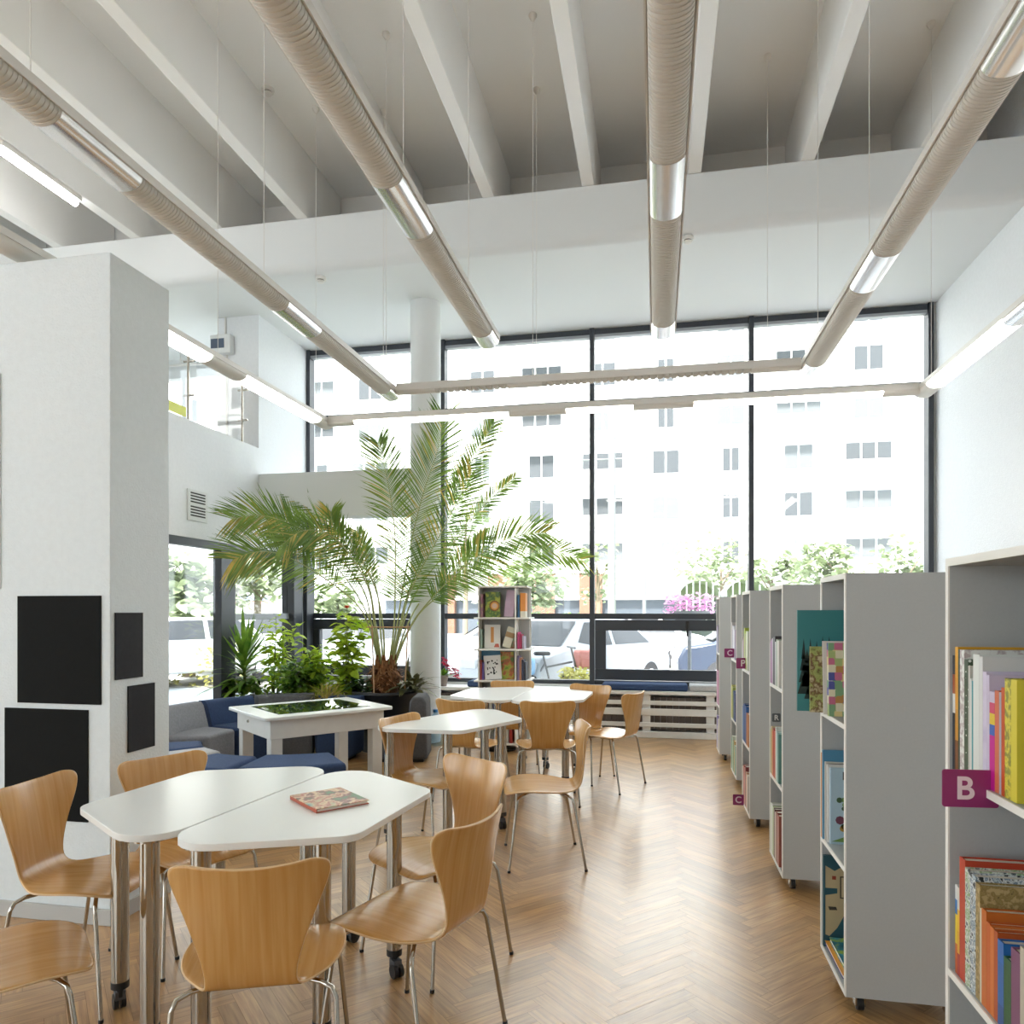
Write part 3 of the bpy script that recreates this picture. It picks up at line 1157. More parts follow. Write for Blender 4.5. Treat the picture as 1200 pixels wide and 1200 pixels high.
# ================================================================== TOUCH TABLE AND SOFT SEATS
tq = [at_z(u, v, 0.65) for u, v in ((262, 828), (317, 841), (465, 827), (403, 817))]
tc_ = sum(tq, Vector()) / 4
tang = math.atan2(tq[2].y - tq[1].y, tq[2].x - tq[1].x)
tl, tw = 1.09, 0.86
t = thing('touch_table', 'white touch-screen table with dark glass top amid the soft seats', 'touch table', (tc_.x, tc_.y, 0), tang)
fr = MB()
sx, sy = 0.15, 0.13
outer = round_poly([(-tl / 2, -tw / 2), (tl / 2, -tw / 2), (tl / 2, tw / 2), (-tl / 2, tw / 2)], 0.03, 4)
fr.prism(outer, 0.622, 0.648)
fr.build('top', M['table'], t, bevel=0.004)
MB().box(-tl / 2 + sx, tl / 2 - sx, -tw / 2 + sy, tw / 2 - sy, 0.6485, 0.651).build('screen', M['screen'], t)
MB().box(-tl / 2 + 0.06, tl / 2 - 0.06, -tw / 2 + 0.06, tw / 2 - 0.06, 0.47, 0.622).build('apron', M['wpaint'], t, bevel=0.004)
k = MB()
k.tube([(-tl / 2 + 0.061, 0.10, 0.56), (-tl / 2 + 0.05, 0.10, 0.56)], 0.012, 12)
k.build('lock', M['chrome'], t)
for dx in (-1, 1):
    for dy in (-1, 1):
        x, y = dx * (tl / 2 - 0.115), dy * (tw / 2 - 0.115)
        MB().box(x - 0.045, x + 0.045, y - 0.045, y + 0.045, 0, 0.47).build('leg', M['wpaint'], t, bevel=0.003)

RC = Vector((-2.88, 5.60, 0))


def wedge(mb, r0, r1, a0, a1, z0, z1, mi=0, n=8):
    poly = [(r1 * math.cos(R(a0 + (a1 - a0) * k / n)), r1 * math.sin(R(a0 + (a1 - a0) * k / n))) for k in range(n + 1)]
    poly += [(r0 * math.cos(R(a1 + (a0 - a1) * k / n)), r0 * math.sin(R(a1 + (a0 - a1) * k / n))) for k in range(n + 1)]
    mb.prism(poly, z0, z1, mi)


def soft(a0, a1, r0, r1, seat_z, back, m, label, name='lounge_seat', cat='soft seat'):
    am = (a0 + a1) / 2
    t = thing(name, label, cat, (RC.x, RC.y, 0), 0, 'curved soft seats round the touch table')
    mb = MB()
    wedge(mb, r0, r1, a0 + 0.4, a1 - 0.4, 0.03, seat_z)
    mb.build('seat', m, t, bevel=0.03, bseg=4, ang=80)
    if back:
        mb = MB()
        n = 8
        rows = []
        lv = [(r1 - 0.15, seat_z - 0.06), (r1 - 0.13, seat_z + 0.02), (r1 - 0.07, back - 0.03), (r1 - 0.04, back), (r1 + 0.05, back), (r1 + 0.06, back - 0.03), (r1 + 0.012, 0.05)]
        for k in range(n + 1):
            a = R(a0 + 0.5 + (a1 - a0 - 1.0) * k / n)
            rows.append([(r * math.cos(a), r * math.sin(a), z) for r, z in lv])
        mb.grid(rows)
        mb.face(list(reversed(rows[0])))
        mb.face(rows[-1])
        for k in range(n):
            mb.face([rows[k][0], rows[k + 1][0], rows[k + 1][-1], rows[k][-1]])
        mb.build('backrest', m, t, bevel=0.02, bseg=3, ang=80)
    f_ = MB()
    wedge(f_, r0 + 0.05, r1 - 0.05, a0 + 3, a1 - 3, 0.0, 0.03)
    f_.build('plinth', M['rubber'], t)
    return t


soft(-84, -50, 0.80, 1.26, 0.41, 0, M['navy'], 'navy blue curved pouf in front of the touch table, right one', 'pouf', 'pouf')
soft(-110, -85, 0.86, 1.32, 0.41, 0, M['navy'], 'navy blue curved pouf in front of the touch table, left one', 'pouf', 'pouf')
soft(-130, -111, 0.80, 1.26, 0.41, 0, M['grey_lt'], 'pale grey pouf just visible left of the blue poufs', 'pouf', 'pouf')
soft(-152, -131, 0.80, 1.26, 0.41, 0, M['navy'], 'navy blue pouf beside the white block near the grey armless seat', 'pouf', 'pouf')
soft(164, 192, 0.82, 1.30, 0.40, 0.62, M['grey_fab'], 'mid grey low seat with backrest next to the white block')
soft(140, 163, 0.82, 1.30, 0.40, 0.62, M['navy_dk'], 'dark blue low seat with backrest behind the touch table corner')
soft(113, 139, 0.82, 1.30, 0.40, 0.62, M['grey_dk'], 'charcoal low seat with backrest behind the touch table under the plants')
soft(90, 112, 0.82, 1.22, 0.40, 0.60, M['navy_dk'], 'dark blue low seat with backrest in front of the palm planter')
t = thing('lounge_seat', 'charcoal low seat seen end-on right of the touch table by the column', 'soft seat', (-2.42, 6.55, 0), R(11.6), 'curved soft seats round the touch table')
MB().box(-0.28, 0.12, 0.0, 0.40, 0.03, 0.37).build('seat', M['grey_dk'], t, bevel=0.035, bseg=4, ang=80)
sb_ = MB()
sec_ = [(0.10, 0.03), (0.28, 0.03), (0.27, 0.58), (0.23, 0.63), (0.14, 0.63), (0.11, 0.58), (0.09, 0.36)]
sb_.v += [(x_, y_, z_) for y_ in (-0.005, 0.405) for x_, z_ in sec_]
k_ = len(sec_)
for i_ in range(k_):
    j_ = (i_ + 1) % k_
    sb_.f.append((i_, j_, k_ + j_, k_ + i_))
    sb_.m.append(0)
sb_.f += [tuple(reversed(range(k_))), tuple(range(k_, 2 * k_))]
sb_.m += [0, 0]
sb_.build('backrest', M['grey_dk'], t, bevel=0.025, bseg=3, ang=80)
MB().box(-0.24, 0.24, 0.03, 0.37, 0.0, 0.03).build('plinth', M['rubber'], t)


# ================================================================== PLANTS
def blade(mb, base, d, up, L, w, droop=0.0, n=4, mi=0, fold=0.0):
    """strap-like leaf"""
    d = Vector(d).normalized()
    side = d.cross(Vector(up))
    if side.length < 1e-3:
        side = d.cross(Vector((1, 0, 0)))
    side.normalize()
    b = len(mb.v)
    for k in range(n + 1):
        t = k / n
        p = Vector(base) + d * L * t + Vector((0, 0, -droop * L * t * t))
        ww = w * (0.55 + 0.9 * t) if t < 0.5 else w * 2.0 * (1.0 - t) + 0.0005
        if t == 0:
            ww = w * 0.45
        mb.v.append(tuple(p - side * ww / 2))
        mb.v.append(tuple(p + side * ww / 2))
    for k in range(n):
        mb.f.append((b + 2 * k, b + 2 * k + 1, b + 2 * k + 3, b + 2 * k + 2))
        mb.m.append(mi)


def oval_leaf(mb, base, d, up, L, W, mi=0, droop=0.2):
    d = Vector(d).normalized()
    side = d.cross(Vector(up))
    if side.length < 1e-3:
        side = d.cross(Vector((1, 0, 0)))
    side.normalize()
    nrm = side.cross(d)
    b = len(mb.v)
    prof = [(0, 0.02), (0.2, 0.75), (0.45, 1.0), (0.75, 0.65), (1.0, 0.02)]
    for t, w in prof:
        p = Vector(base) + d * L * t - Vector((0, 0, droop * L * t * t))
        for sg in (-1, 0, 1):
            mb.v.append(tuple(p + side * sg * W / 2 * w + nrm * (0.12 * W * abs(sg) * w)))
    for i in range(len(prof) - 1):
        for j in range(2):
            mb.f.append((b + i * 3 + j, b + i * 3 + j + 1, b + (i + 1) * 3 + j + 1, b + (i + 1) * 3 + j))
            mb.m.append(mi)


# ---- palm
PD = 7.60
pb = at_d(452, 806, PD)
pot = thing('palm_planter', 'big black planter holding the palm beside the round column', 'planter', (pb.x, pb.y, 0))
MB().lathe([(0.26, 0.0), (0.34, 0.58), (0.355, 0.60), (0.345, 0.62), (0.31, 0.62), (0.30, 0.56)], 36).build('pot', M['planter'], pot)
MB().lathe([(0.302, 0.50), (0.302, 0.575), (0.1, 0.59)], 28).build('soil', M['soil'], pot)

palm = thing('palm', 'tall feathery palm with arching fronds, dark planter, by the column', 'palm', (pb.x, pb.y, 0.59))
tr = MB()
prof = []
for k in range(15):
    z = k / 14 * 0.30
    r = 0.115 + 0.035 * math.sin(k / 14 * PI) - (0.06 * max(0, k - 9) / 5)
    prof.append((r, z))
tr.lathe(prof, 22)
for k in range(420):
    a = rnd.random() * 2 * PI
    z = rnd.uniform(-0.02, 0.27)
    r = 0.105 + 0.035 * math.sin(max(0, z) / 0.3 * PI)
    p = Vector((r * math.cos(a), r * math.sin(a), z))
    blade(tr, p, (math.cos(a) * 0.8 + rnd.uniform(-.6, .6), math.sin(a) * 0.8 + rnd.uniform(-.6, .6), rnd.uniform(-0.5, 1.0)), (0, 0, 1), rnd.uniform(0.06, 0.15), 0.016, 0.3, 2)
for k in range(26):
    a = k * 2.4
    tr.tube([(0.09 * math.cos(a), 0.09 * math.sin(a), 0.18), (0.10 * math.cos(a), 0.10 * math.sin(a), 0.30 + 0.05 * (k % 3))], [0.03, 0.012], 6)
tr.build('trunk', M['fibre'], palm)


def frond(path, dd, L0, start=0.3, yellow=0.0, width=0.011, seed=1, roll=0.0, pairs=82, vee=0.25, sides=(1, 1)):
    """path: where the stalk runs, as seen; dd: how far each point sits nearer (-) or farther (+) than the trunk"""
    rr = random.Random(seed)
    P = []
    path = [(452 + (path[1][0] - 452) * 0.6, 782)] + [(452 + (path[1][0] - 452) * 1.6, path[1][1])] + list(path[2:])
    for (u, v), e in zip(path, dd):
        P.append(at_d(u, v, PD + e) - Vector((pb.x, pb.y, 0.59)))
    S = spline(P, 60)
    mb = MB()
    mb.tube(S, [0.009 * (1 - k / 60) ** 1.2 + 0.002 for k in range(61)], 6, 1)
    view = Vector((0.25, -0.95, 0.2))
    tot = sum((S[i + 1] - S[i]).length for i in range(60))
    for k in range(pairs):
        t = start + (1 - start) * (k + 0.5) / pairs
        x = t * 60
        i = min(int(x), 59)
        p = S[i].lerp(S[i + 1], x - i)
        tg = (S[min(i + 2, 60)] - S[max(i - 1, 0)]).normalized()
        side = tg.cross(view).normalized()
        nrm = side.cross(tg).normalized()
        rel = (t - start) / (1 - start)
        Lk = L0 * (0.55 + 0.75 * math.sin(min(1.0, rel * 1.15 + 0.12) * PI * 0.62)) * (1.0 if rel < 0.8 else 1.0 - 1.6 * (rel - 0.8))
        for sg in (-1, 1):
            if not sides[0 if sg < 0 else 1] and rr.random() < 0.75:
                continue
            fan = 1.02 - 0.42 * rel
            Lk_ = Lk * 1.22
            ro = roll + rr.uniform(-0.35, 0.35)
            sd = (side * math.cos(ro) + nrm * math.sin(ro) * sg) * sg
            d = tg * math.cos(fan) + sd * math.sin(fan) + nrm * vee * rr.uniform(0.3, 1.2)
            d += Vector((rr.uniform(-.06, .06), rr.uniform(-.06, .06), rr.uniform(-.06, .06)))
            mi = 2 if rr.random() < yellow * (1.3 if sg < 0 else 0.25) * (0.3 + rel) else 0
            blade(mb, p, d, nrm + Vector((rr.uniform(-.5, .5), rr.uniform(-.5, .5), rr.uniform(-.5, .5))), Lk_ * rr.uniform(0.85, 1.1), width * rr.uniform(1.0, 1.45), rr.uniform(0.05, 0.22), 3, mi)
    mb.build('frond', [M['palm'], M['rachis'], M['palm_y']], palm, ang=80)


T0 = (452, 778)
frond([T0, (440, 735), (415, 705), (372, 672), (330, 650), (298, 647), (273, 656)], (0, -.05, -.18, -.4, -.6, -.75, -.85), 0.27, 0.42, 0.35, 0.012, 1)
frond([T0, (442, 735), (425, 690), (385, 640), (340, 614), (306, 604), (272, 608)], (0, -.02, -.08, -.18, -.32, -.48, -.62), 0.25, 0.42, 0.35, 0.012, 2)
frond([T0, (444, 735), (432, 690), (410, 650), (385, 626), (355, 622), (328, 640)], (0, -.1, -.3, -.5, -.7, -.85, -.95), 0.24, 0.35, 0.15, 0.012, 3)
frond([T0, (445, 735), (430, 680), (400, 630), (372, 600), (350, 582), (333, 570)], (0, .1, .25, .4, .6, .7, .8), 0.15, 0.35, 0.15, 0.010, 4)
frond([T0, (458, 735), (463, 690), (463, 630), (458, 585), (450, 545), (443, 518)], (0, -.02, -.05, -.1, -.15, -.2, -.2), 0.25, 0.28, 0.12, 0.011, 5)
frond([T0, (460, 735), (472, 690), (483, 630), (497, 575), (512, 530), (520, 486)], (0, .02, .05, .05, 0, -.05, -.1), 0.29, 0.28, 0.12, 0.012, 6)
frond([T0, (463, 735), (480, 695), (500, 655), (522, 615), (540, 580), (553, 553)], (0, -.1, -.2, -.3, -.4, -.45, -.5), 0.23, 0.28, 0.3, 0.012, 7)
frond([T0, (462, 735), (480, 690), (507, 630), (533, 575), (556, 535), (580, 494)], (0, .1, .2, .35, .5, .6, .7), 0.17, 0.62, 0.2, 0.012, 8)
frond([T0, (464, 735), (490, 690), (525, 645), (555, 606), (580, 580), (604, 559)], (0, .1, .2, .3, .4, .5, .55), 0.13, 0.45, 0.3, 0.011, 9)
frond([T0, (468, 740), (500, 708), (535, 672), (570, 645), (605, 628), (640, 624)], (0, -.05, -.1, -.15, -.2, -.25, -.3), 0.24, 0.36, 0.15, 0.014, 10)
frond([T0, (468, 742), (498, 712), (540, 682), (590, 658), (640, 645), (682, 656)], (0, .05, .1, .2, .3, .35, .35), 0.20, 0.37, 0.2, 0.014, 11)
frond([T0, (448, 735), (443, 700), (436, 670), (430, 650), (424, 634), (418, 622)], (0, .15, .3, .4, .5, .55, .6), 0.13, 0.4, 0.6, 0.009, 12)
frond([T0, (443, 738), (420, 700), (395, 665), (370, 640), (345, 625), (318, 615)], (0, .05, .1, .1, .1, .1, .1), 0.22, 0.35, 0.3, 0.011, 13)
frond([T0, (450, 735), (440, 690), (420, 650), (400, 630), (390, 615), (388, 600)], (0, -.1, -.2, -.3, -.35, -.4, -.42), 0.18, 0.35, 0.45, 0.010, 14)
frond([T0, (466, 740), (492, 706), (520, 680), (540, 655), (556, 640), (570, 628)], (0, .1, .3, .45, .6, .7, .8), 0.15, 0.4, 0.3, 0.010, 15)

# cane frame round the palm
s0 = thing('cane_support', 'square frame of thin wooden canes around the palm stalks', 'plant support', (pb.x, pb.y, 0.58))
pl = [at_d(436, 735, PD - .25), at_d(478, 735, PD - .25)]
for p in pl:
    q_ = p - Vector((pb.x, pb.y, 0.58))
    MB().tube([(q_.x * 0.85, q_.y * 0.85, -0.02), (q_.x, q_.y, q_.z + 0.02)], 0.007, 6).build('cane', M['cane'], s0)
a_, b_ = [p - Vector((pb.x, pb.y, 0.58)) for p in pl]
MB().tube([(a_.x - 0.06, a_.y, a_.z), (b_.x + 0.03, b_.y, b_.z)], 0.007, 6).build('crossbar', M['cane'], s0)

# ---- planting trough along the glass
tro = thing('plant_trough', 'low dark planting trough behind the seats by the corner window', 'planter', (-3.55, 7.30, 0), R(6))
MB().box(-0.85, 0.55, -0.22, 0.22, 0.0, 0.52).build('box', M['planter'], tro, bevel=0.01)
MB().box(-0.83, 0.53, -0.20, 0.20, 0.52, 0.535).build('soil', M['soil'], tro)


def loc_(u, d, z=0.53):
    p = at_d(u, 700, d)
    return (p.x, p.y, z)


# spiky dracaena at the left
o0 = loc_(285, 7.75)
dr = thing('dracaena', 'spiky dracaena with sword-shaped leaves by the left glass', 'plant', o0)
st = MB()
st.tube([(0, 0, -0.02), (0.02, 0, 0.15), (0.01, 0, 0.42)], 0.016, 8)
st.build('stem', M['stem'], dr)
lf = MB()
for k in range(70):
    a = k * 2.4
    el = 1.38 - 1.35 * (1 - k / 70.0) ** 0.8
    zb = 0.12 + 0.32 * k / 70
    d = (math.cos(a) * math.cos(el), math.sin(a) * math.cos(el), math.sin(el))
    blade(lf, (0.01, 0, zb), d, (0, 0, 1), rnd.uniform(0.42, 0.64), 0.056, 0.35 if el < 0.8 else 0.06, 5)
lf.build('foliage', M['mid_leaf'], dr)
lo = MB()
for k in range(190):
    a = rnd.random() * 2 * PI
    d = Vector((math.cos(a), math.sin(a), rnd.uniform(0.0, 1.4)))
    oval_leaf(lo, (rnd.uniform(-.2, .2), rnd.uniform(-.12, .12), rnd.uniform(0, 0.16)), d, (0, 0, 1), rnd.uniform(0.10, 0.18), 0.06, 0, 0.4)
tag(lo.build('leafy_groundcover', M['mid_leaf'], loc=(o0[0] - 0.02, o0[1], 0.53)), 'low bushy green plant at the foot of the dracaena', 'plant')


def bush(u, d, h, w, n, m, L, label, name, wl=0.7, flower=None, seed=5, stems=6, tilt=0.3, low=0.1):
    rr = random.Random(seed)
    o = loc_(u, d)
    t = thing(name, label, 'plant', o)
    st = MB()
    tips = []
    for k in range(stems):
        a = rr.random() * 2 * PI
        r = w * rr.uniform(0.2, 1.0)
        top = Vector((math.cos(a) * r, math.sin(a) * r * 0.6, h * rr.uniform(0.55, 1.0)))
        if k == 0:
            top = Vector((0.05 * w, 0, h))
        pts = spline([(0.03 * math.cos(a), 0.03 * math.sin(a), -0.02), (top.x * 0.35, top.y * 0.35, top.z * 0.5), tuple(top)], 10)
        st.tube(pts, [0.007 * (1 - i / 12) + 0.0015 for i in range(11)], 5)
        tips.append(pts)
    st.build('stem', M['stem'], t)
    lf = MB()
    for k in range(n):
        pts = tips[k % stems]
        x = rr.uniform(low, 1.0) * 10
        i = min(int(x), 9)
        p = pts[i].lerp(pts[i + 1], x - i)
        a = rr.random() * 2 * PI
        d_ = Vector((math.cos(a), math.sin(a), rr.uniform(-0.3, 0.7)))
        q = p + d_ * rr.uniform(0.0, 0.09)
        oval_leaf(lf, q, d_, (rr.uniform(-.6, .6), rr.uniform(-.6, .6), 1), L * rr.uniform(0.7, 1.2), L * wl * rr.uniform(0.8, 1.1), 0, rr.uniform(0.1, 0.5))
    lf.build('foliage', m, t)
    if flower:
        fl = MB()
        for k in range(7):
            a = 2 * PI * k / 7
            oval_leaf(fl, flower, (math.cos(a), math.sin(a), 0.5), (0, 0, 1), 0.045, 0.04, 0, 0.1)
            oval_leaf(fl, flower, (math.cos(a + .4), math.sin(a + .4), 1.3), (0, 0, 1), 0.04, 0.04, 0, 0)
        fl.build('flower', M['red_petal'], t)
    return t


bush(322, 7.95, 0.86, 0.30, 230, M['lime'], 0.115, 'tall loose lime-green plant against the corner window post', 'hibiscus', 0.55, None, 11, 5)
bush(345, 7.55, 0.40, 0.34, 480, M['mid_leaf'], 0.09, 'dense small-leaved green bush behind the charcoal seat', 'leafy_plant', 0.6, None, 12, 9)
hb = at_d(413, 713, 7.6)
ho = loc_(405, 7.6)
bush(405, 7.6, hb.z - 0.53, 0.32, 330, M['lime'], 0.12, 'lime-green hibiscus with one red flower left of the palm', 'hibiscus', 0.75, (0.05 * 0.32, 0, hb.z - 0.53), 13, 8)
bush(372, 7.7, 0.56, 0.32, 330, M['lime'], 0.10, 'bright lime shrub between the corner post and the flowering hibiscus', 'leafy_plant', 0.7, None, 14, 8)
# grassy spider plant
o0 = loc_(383, 7.25)
sp = thing('spider_plant', 'grassy plant with thin arching leaves behind the touch table', 'plant', o0)
lf = MB()
for k in range(90):
    a = rnd.random() * 2 * PI
    el = rnd.uniform(0.5, 1.4)
    blade(lf, (rnd.uniform(-.04, .04), rnd.uniform(-.04, .04), 0.0), (math.cos(a) * math.cos(el), math.sin(a) * math.cos(el), math.sin(el)), (0, 0, 1), rnd.uniform(0.25, 0.48), 0.012, 0.5, 4)
lf.build('foliage', M['palm_y'], sp)
# dark broad leaves round the palm foot
o0 = (pb.x - 0.16, pb.y - 0.06, 0.58)
t = thing('dark_leafy_plant', 'dark broad-leaved plant at the left foot of the palm', 'plant', o0)
lf = MB()
for k in range(60):
    a = rnd.uniform(1.8, 5.2)
    el = rnd.uniform(0.1, 1.2)
    p = (rnd.uniform(-.18, .05), rnd.uniform(-.1, .1), rnd.uniform(0, 0.12))
    oval_leaf(lf, p, (math.cos(a) * math.cos(el), math.sin(a) * math.cos(el), math.sin(el)), (0, 0, 1), rnd.uniform(0.14, 0.24), rnd.uniform(0.05, 0.08), 0, 0.5)
lf.build('foliage', M['dk_leaf'], t)
o0 = (pb.x + 0.27, pb.y - 0.08, 0.60)
t = thing('cordyline', 'olive plant with long drooping leaves at the right foot of the palm', 'plant', o0)
lf = MB()
for k in range(46):
    a = rnd.uniform(-2.2, 1.4)
    el = rnd.uniform(0.1, 1.25)
    if k == 0:
        a, el = -0.4, 1.36
    blade(lf, (rnd.uniform(-.05, .08), rnd.uniform(-.05, .05), rnd.uniform(0, 0.1)), (math.cos(a) * math.cos(el), math.sin(a) * math.cos(el), math.sin(el)), (0, 0, 1),
          0.40 if k == 0 else rnd.uniform(0.26, 0.42), 0.06, 0.0 if k == 0 else 0.4, 5)
lf.build('foliage', M['olive_leaf'], t)

# ================================================================== WINDOW BENCH
YBF = 8.40
bn = thing('window_bench', 'white slatted bench boxing in the radiators under the window', 'bench', (0, YBF, 0))
bx0, bx1 = -4.36, 3.02
MB().box(bx0, bx1, -0.02, 0.33, 0.495, 0.535).build('seat_board', M['wpaint'], bn, bevel=0.004)
for z0, z1 in ((0.0, 0.075), (0.125, 0.175), (0.255, 0.335), (0.375, 0.425)):
    MB().box(bx0, bx1, 0.0, 0.022, z0, z1).build('slat', M['wpaint'], bn, bevel=0.006)
x = 0.60
xs = []
while x > bx0:
    xs.append(x)
    x -= 0.71
xs += [1.31, 2.02, 2.73]
for x in xs:
    MB().box(x - 0.045, x + 0.045, 0.022, 0.06, 0.0, 0.495).build('upright', M['wpaint'], bn)
rb = MB()
x = bx0
while x < bx1:
    rb.box(x, x + 0.066, 0.12, 0.2, 0.08, 0.45)
    x += 0.07
tag(rb.build('radiator', mat('brown_radiator', '#7d716b', 0.6), loc=(0, YBF, 0)), 'brown radiator hidden behind the white bench slats', 'radiator')
for (x0, x1, m, lab) in ((-0.62, 0.355, M['navy'], 'navy blue flat cushion on the window bench'),
                         (0.37, 1.3, M['grey_lt'], 'pale grey flat cushion on the window bench next to the bookcases'),
                         (-2.23, -1.90, M['navy'], 'small navy cushion on the bench left of the book tower')):
    tag(MB().box(x0, x1, YBF + 0.0, YBF + 0.30, 0.536, 0.612).build('bench_cushion', m, bevel=0.025, bseg=4, ang=80), lab, 'cushion', 'flat cushions on the window bench')
# flower pot with crimson flowers on the bench
p = at_d(519, 801, 8.0)
fp = thing('flower_pot', 'grey-brown pot on the bench beside the column', 'pot', (-2.13, YBF + 0.06, 0.536))
fp.location.x = at_y(519, 800, YBF + 0.06).x
cush = bpy.data.objects['bench_cushion.002']
MB().lathe([(0.045, 0), (0.062, 0.10), (0.068, 0.105), (0.068, 0.13), (0.058, 0.13)], 20).build('pot', M['terracotta'], fp)
MB().lathe([(0.06, 0.10), (0.06, 0.118)], 16).build('soil', M['soil'], fp)
fl = thing('flowering_plant', 'trailing plant with crimson flowers in the pot on the bench', 'plant', (fp.location.x, YBF + 0.06, 0.655))
lf = MB()
for k in range(26):
    a = rnd.random() * 2 * PI
    d = Vector((math.cos(a), math.sin(a) * 0.6, rnd.uniform(0.3, 1.6)))
    oval_leaf(lf, (0, 0, 0.0), d, (0, 0, 1), rnd.uniform(0.10, 0.2), 0.04, 0, 0.3)
lf.build('foliage', M['mid_leaf'], fl)
pt = MB()
for k in range(95):
    p = (rnd.uniform(0.0, 0.2), rnd.uniform(-.06, .06), rnd.uniform(-0.06, 0.14))
    p = (p[0], p[1], 0.14 - (p[0] - 0.05) * 0.9 + rnd.uniform(-.04, .04))
    a = rnd.random() * 2 * PI
    oval_leaf(pt, p, (math.cos(a), math.sin(a), rnd.uniform(-.5, .8)), (0, 0, 1), 0.045, 0.04, 0, 0.2)
pt.build('petals', M['crimson'], fl)

# water bottle on the floor by the column
p = at_z(507, 875, 0.0)
wb = thing('water_bottle', 'large clear plastic water bottle with blue cap on the floor', 'bottle', (p.x, p.y + 0.1, 0))
MB().lathe([(0.075, 0.0), (0.082, 0.01), (0.082, 0.10), (0.076, 0.12), (0.082, 0.14), (0.082, 0.24), (0.05, 0.31), (0.022, 0.34), (0.022, 0.36)], 24).build('body', M['water'], wb, ang=50)
MB().lathe([(0.083, 0.15), (0.083, 0.23)], 24).build('label_band', M['blabel'], wb)
MB().lathe([(0.026, 0.355), (0.026, 0.385)], 18).build('cap', M['bcap'], wb)

# ================================================================== BOOKS
BOOKM = {}


def cover(kind, cols, scale=20.0):
    key = (kind, tuple(cols), scale)
    if key not in BOOKM:
        nm = 'cover_ink_%d' % len(BOOKM)
        BOOKM[key] = mat(nm, cols[0], 0.42) if kind == 'plain' else art_mat(nm, cols, scale, kind)
    return BOOKM[key]


def book(x, y, z, th, h, dep, m, label, face=(-1, 0), lean=0.0, group=None, name='book', yaw=0.0):
    """upright book: spine centre at x,y facing 'face' direction, thickness th, depth dep back from the spine"""
    c = MB()
    b = 0.0025
    c.box(-b, dep, -th / 2, -th / 2 + b, 0, h)
    c.box(-b, dep, th / 2 - b, th / 2, 0, h)
    c.box(-b, b * 0.6, -th / 2 + b, th / 2 - b, 0, h)
    ang = math.atan2(-face[1], -face[0])
    o = c.build(name, [m], None, (x, y, z), ang + yaw, smooth=False)
    if lean:
        o.rotation_euler = (lean, 0, ang + yaw)
    tag(o, label, 'book', group)
    if th > 0.006:
        pg = MB().box(0.002, dep - 0.004, -th / 2 + b, th / 2 - b, 0.003, h - 0.004)
        pg.build('pages', M['paper'], o, smooth=False)
    return o


ORD = ['first', 'second', 'third', 'fourth', 'fifth', 'sixth', 'seventh', 'eighth', 'ninth', 'tenth', 'eleventh', 'twelfth', 'thirteenth', 'fourteenth', 'fifteenth', 'sixteenth', 'seventeenth', 'eighteenth', 'nineteenth', 'twentieth']


# ================================================================== BOOKCASES
FRONTX = [0.742, 0.665, 0.64, 0.61, 0.643, 0.597]
NEARY = [1.64, 2.775, 3.94, 5.03, 6.16, 7.235]
WIDY = [0.435, 0.40, 0.43, 0.43, 0.43, 0.33]
CASE_Z = [0.075, 0.525, 1.04, 1.586]
CASE_LAB = ['nearest grey bookcase cut off by the right edge, plum B sign on it',
            'grey bookcase second from the camera with the teal book jutting out',
            'grey bookcase third from the camera on casters',
            'grey bookcase fourth from the camera with a P sign',
            'grey bookcase fifth from the camera with a C sign',
            'farthest grey bookcase beside the window bench']
DEP = 0.42
for i in range(6):
    fx, ny, wy = FRONTX[i], NEARY[i], WIDY[i]
    t = thing('bookcase', CASE_LAB[i], 'bookcase', (fx, ny, 0), 0, 'grey rolling bookcases')
    th = 0.018
    ed = 0.004
    for nm, y0 in (('side_panel', 0.0), ('side_panel', wy - th)):
        m2 = MB()
        m2.box(ed, DEP, y0, y0 + th, 0.065, 1.566)
        m2.box(0, ed, y0, y0 + th, 0.065, 1.566, 1)
        m2.build(nm, [M['case'], M['case_edge']], t)
    m2 = MB()
    m2.box(ed, DEP, 0, wy, 1.566, 1.586)
    m2.box(0, ed, 0, wy, 1.566, 1.586, 1)
    m2.build('top_panel', [M['case'], M['case_edge']], t)
    MB().box(DEP - 0.012, DEP, th, wy - th, 0.065, 1.566).build('back_panel', M['case'], t)
    for z in (0.065, CASE_Z[1] - 0.018, CASE_Z[2] - 0.018):
        m2 = MB()
        m2.box(ed, DEP - 0.012, th, wy - th, z, z + 0.018)
        m2.box(0, ed, th, wy - th, z, z + 0.018, 1)
        m2.build('shelf', [M['case'], M['case_edge']], t)
    for x in (0.06, DEP - 0.06):
        for y in (0.05, wy - 0.05):
            m2 = MB()
            m2.tube([(x - 0.011, y, 0.026), (x + 0.011, y, 0.026)], 0.026, 16, 0)
            m2.box(x - 0.018, x - 0.012, y - 0.018, y + 0.018, 0.02, 0.064, 1)
            m2.box(x + 0.012, x + 0.018, y - 0.018, y + 0.018, 0.02, 0.064, 1)
            m2.box(x - 0.02, x + 0.02, y - 0.02, y + 0.02, 0.058, 0.065, 1)
            m2.build('caster', [M['rubber'], M['chrome']], t)


